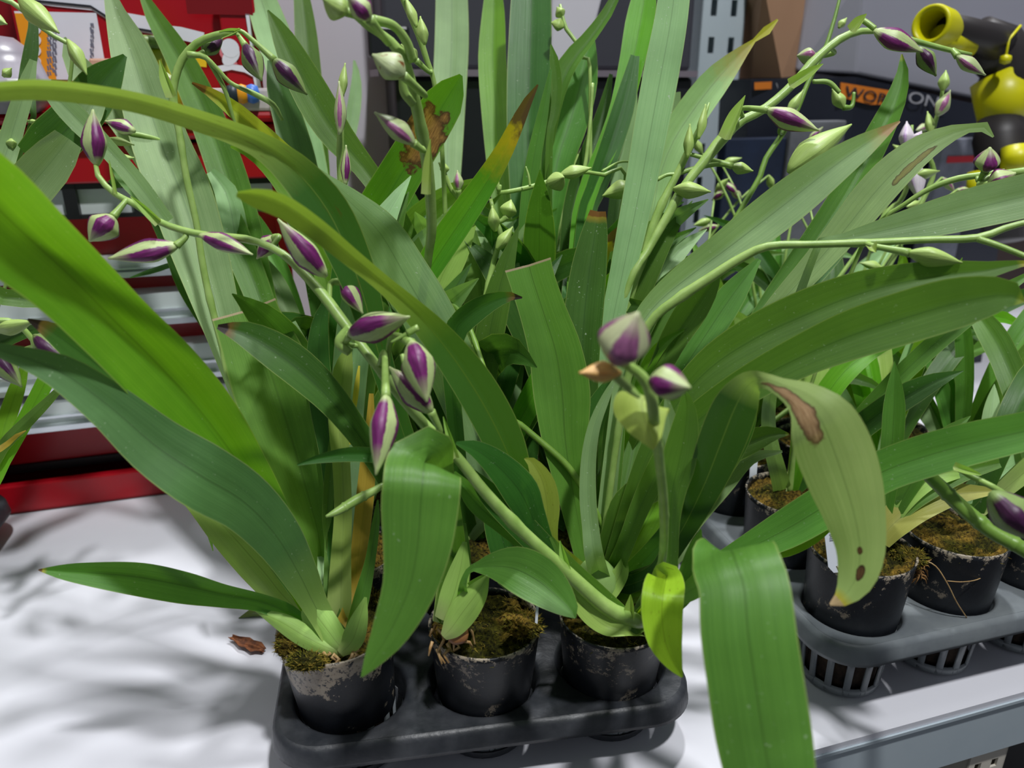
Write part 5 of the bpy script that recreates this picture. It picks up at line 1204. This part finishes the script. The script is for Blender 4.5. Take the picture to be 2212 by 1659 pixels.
# =============== roots, bits and tags
mb = MB(); rg = random.Random(5)
for i in range(14):
    x, y = rg.uniform(934, 985), rg.uniform(1345, 1405); a = T(x, y, .108)
    mb.tube([a, a+Vector((rg.uniform(-.004, .004), -.003, -.003)), a+Vector((rg.uniform(-.006, .006), -.006, -.007))], [.0012, .0011, .0006], 7)
for (x0, y0, x1, y1) in ((1000, 1385, 1022, 1400), (975, 1385, 980, 1405), (1008, 1350, 1026, 1392), (960, 1380, 945, 1408)):
    a = T(x0, y0, .116); b = T(x1, y1, .108); mb.tube([a, (a+b)/2+Vector((.001, 0, .002)), b], [.0011, .0010, .0005], 7)
mb.build('roots', ROOT, PLANT['B'])
mb = MB(); rg = random.Random(6)
for i in range(10):
    x = rg.uniform(690, 780); y = 1398+rg.uniform(-4, 22)-abs(x-735)*.15; a = T(x, y, .107)
    mb.tube([a, a+Vector((rg.uniform(-.004, .004), -.002, -.001)), a+Vector((rg.uniform(-.007, .007), -.004, -.004))], [.0013, .0012, .0006], 6)
mb.build('roots', ROOT, PLANT['A'])
# long threads hanging from the pots on the right
mb = MB()
mb.tube(spline([tuple(P(x, y, d)) for x, y, d in ((1968, 1230, .60), (1990, 1212, .59), (2020, 1222, .585), (2046, 1260, .585), (2066, 1300, .59), (2088, 1334, .598))], 24), .0005, 6)
mb.tube(spline([tuple(P(x, y, d)) for x, y, d in ((2046, 1255, .585), (2080, 1257, .585), (2116, 1250, .59), (2142, 1228, .60))], 16), .0004, 6)
mb.build('root_threads', ROOT, PLANT['E'])
mb = MB(); rg = random.Random(8)
for i in range(26):
    a = P(1985+rg.uniform(-8, 10), 1232+rg.uniform(-14, 16), .592); b = a+Vector((rg.uniform(-.006, .007), rg.uniform(-.004, .002), rg.uniform(-.008, .004)))
    mb.tube([a, (a+b)/2+Vector((.001, 0, .001)), b], [.0007, .0006, .0003], 5)
mb.build('root_tuft', plain('root_brown', srgb(150, 110, 62), .8), PLANT['D'])
# white plant tags
PT = plain('tag_white', srgb(218, 222, 232), .35)
def ptag(x0, y0, x1, y1, w, d, label, yawd=0, stripes=False, hidden=.0):
    a = P(x0, y0, d); b = P(x1, y1, d); ax = (b-a).normalized(); s = Matrix.Rotation(yawd, 3, 'Z') @ Vector((1, 0, 0)); s = (s-ax*s.dot(ax)).normalized(); n_ = s.cross(ax)*.0004; hw = w*d/F/2
    v = []
    for p, k in ((a, .5), (a.lerp(b, .12), .95), (b, 1)):
        for q_ in (-1, 1): v += [p+s*q_*hw*k-n_, p+s*q_*hw*k+n_]
    f = [(0, 2, 6, 4), (4, 6, 10, 8), (1, 5, 7, 3), (5, 9, 11, 7), (0, 4, 5, 1), (4, 8, 9, 5), (2, 3, 7, 6), (6, 7, 11, 10), (8, 10, 11, 9), (0, 1, 3, 2)]
    o = mesh('plant_tag', v, f, PT, None, smooth=False); tag(o, label, 'plant tag', 'white plant tags'); ORG[o.name] = Vector((0, 0, 0))
    if stripes:
        mb = MB(); rr = random.Random(2)
        nn = n_.normalized(); sgn = -1 if nn.dot(CAM-a) < 0 else 1
        for k in range(9):
            z = .60+k*.035
            for q0 in (-.5, -.05, .4):
                if rr.random() < .25: continue
                c = a.lerp(b, z)+s*hw*(q0+.1)+nn*sgn*.0006; l = hw*rr.uniform(.12, .20); t_ = ax*.0004
                mb.add([c-s*l-t_, c+s*l-t_, c+s*l+t_, c-s*l+t_], [(0, 1, 2, 3)])
        mb.build('printed_lines', INK, o, smooth=False)
    return o
ptag(1812, 1236, 1800, 1120, 46, .572, 'white plant tag with small print in the corner pot of the right tray', stripes=True)
ptag(1158, 1352, 1162, 1290, 6, .515, 'thin white plant tag seen edge on in the middle front pot')
ptag(1625, 1050, 1630, 975, 16, .71, 'white plant tag beside the rusty moss behind the blotched leaf')
ptag(1460, 1250, 1466, 1165, 7, .55, 'narrow pale plant tag behind the blue green leaf of the front right pot')
# dry leaf scrap on the table
c = T(535, 1392, .003); rg = random.Random(4); n = 9; vs = []; pr = [(0, .0015), (.2, .003), (.4, .0055), (.6, .0065), (.8, .006), (1, .002)]
ax = (T(568, 1408, .003)-T(500, 1378, .003)); sd = Vector((-ax.y, ax.x, 0)).normalized(); st0 = T(500, 1378, .003)
for u, w_ in pr:
    for k in range(n):
        v_ = -1+2*k/(n-1); vs.append(st0+ax*(u+rg.uniform(-.03, .03))+sd*(v_*w_+rg.uniform(-.0012, .0012))+Vector((0, 0, .0015+.003*abs(v_)+rg.uniform(0, .0015))))
nf = [(i*n+k, i*n+k+1, (i+1)*n+k+1, (i+1)*n+k) for i in range(len(pr)-1) for k in range(n-1)]
o = mesh('dried_leaf', vs, nf, plain('dry_brown', srgb(140, 84, 48), .8, nz=2, nscale=200, col2=srgb(90, 52, 32)), smooth=False)
for v_ in o.data.vertices: v_.co.z = max(v_.co.z-.0025, .0004)
so = o.modifiers.new('thickness', 'SOLIDIFY'); so.thickness = .0005; so.offset = 1
tag(o, 'small curled scrap of dry brown leaf on the table left of the front pots', 'dried leaf')
o = mesh('fallen_leaf', [T(515, 1335, .001), T(545, 1312, .004), T(600, 1315, .004), T(600, 1330, .002), T(550, 1330, .003)], [(0, 1, 2, 3, 4)], LM['k'])
so = o.modifiers.new('thickness', 'SOLIDIFY'); so.thickness = .0006; so.offset = 1
tag(o, 'fallen dark leaf piece lying on the table behind the front left pot', 'leaf')
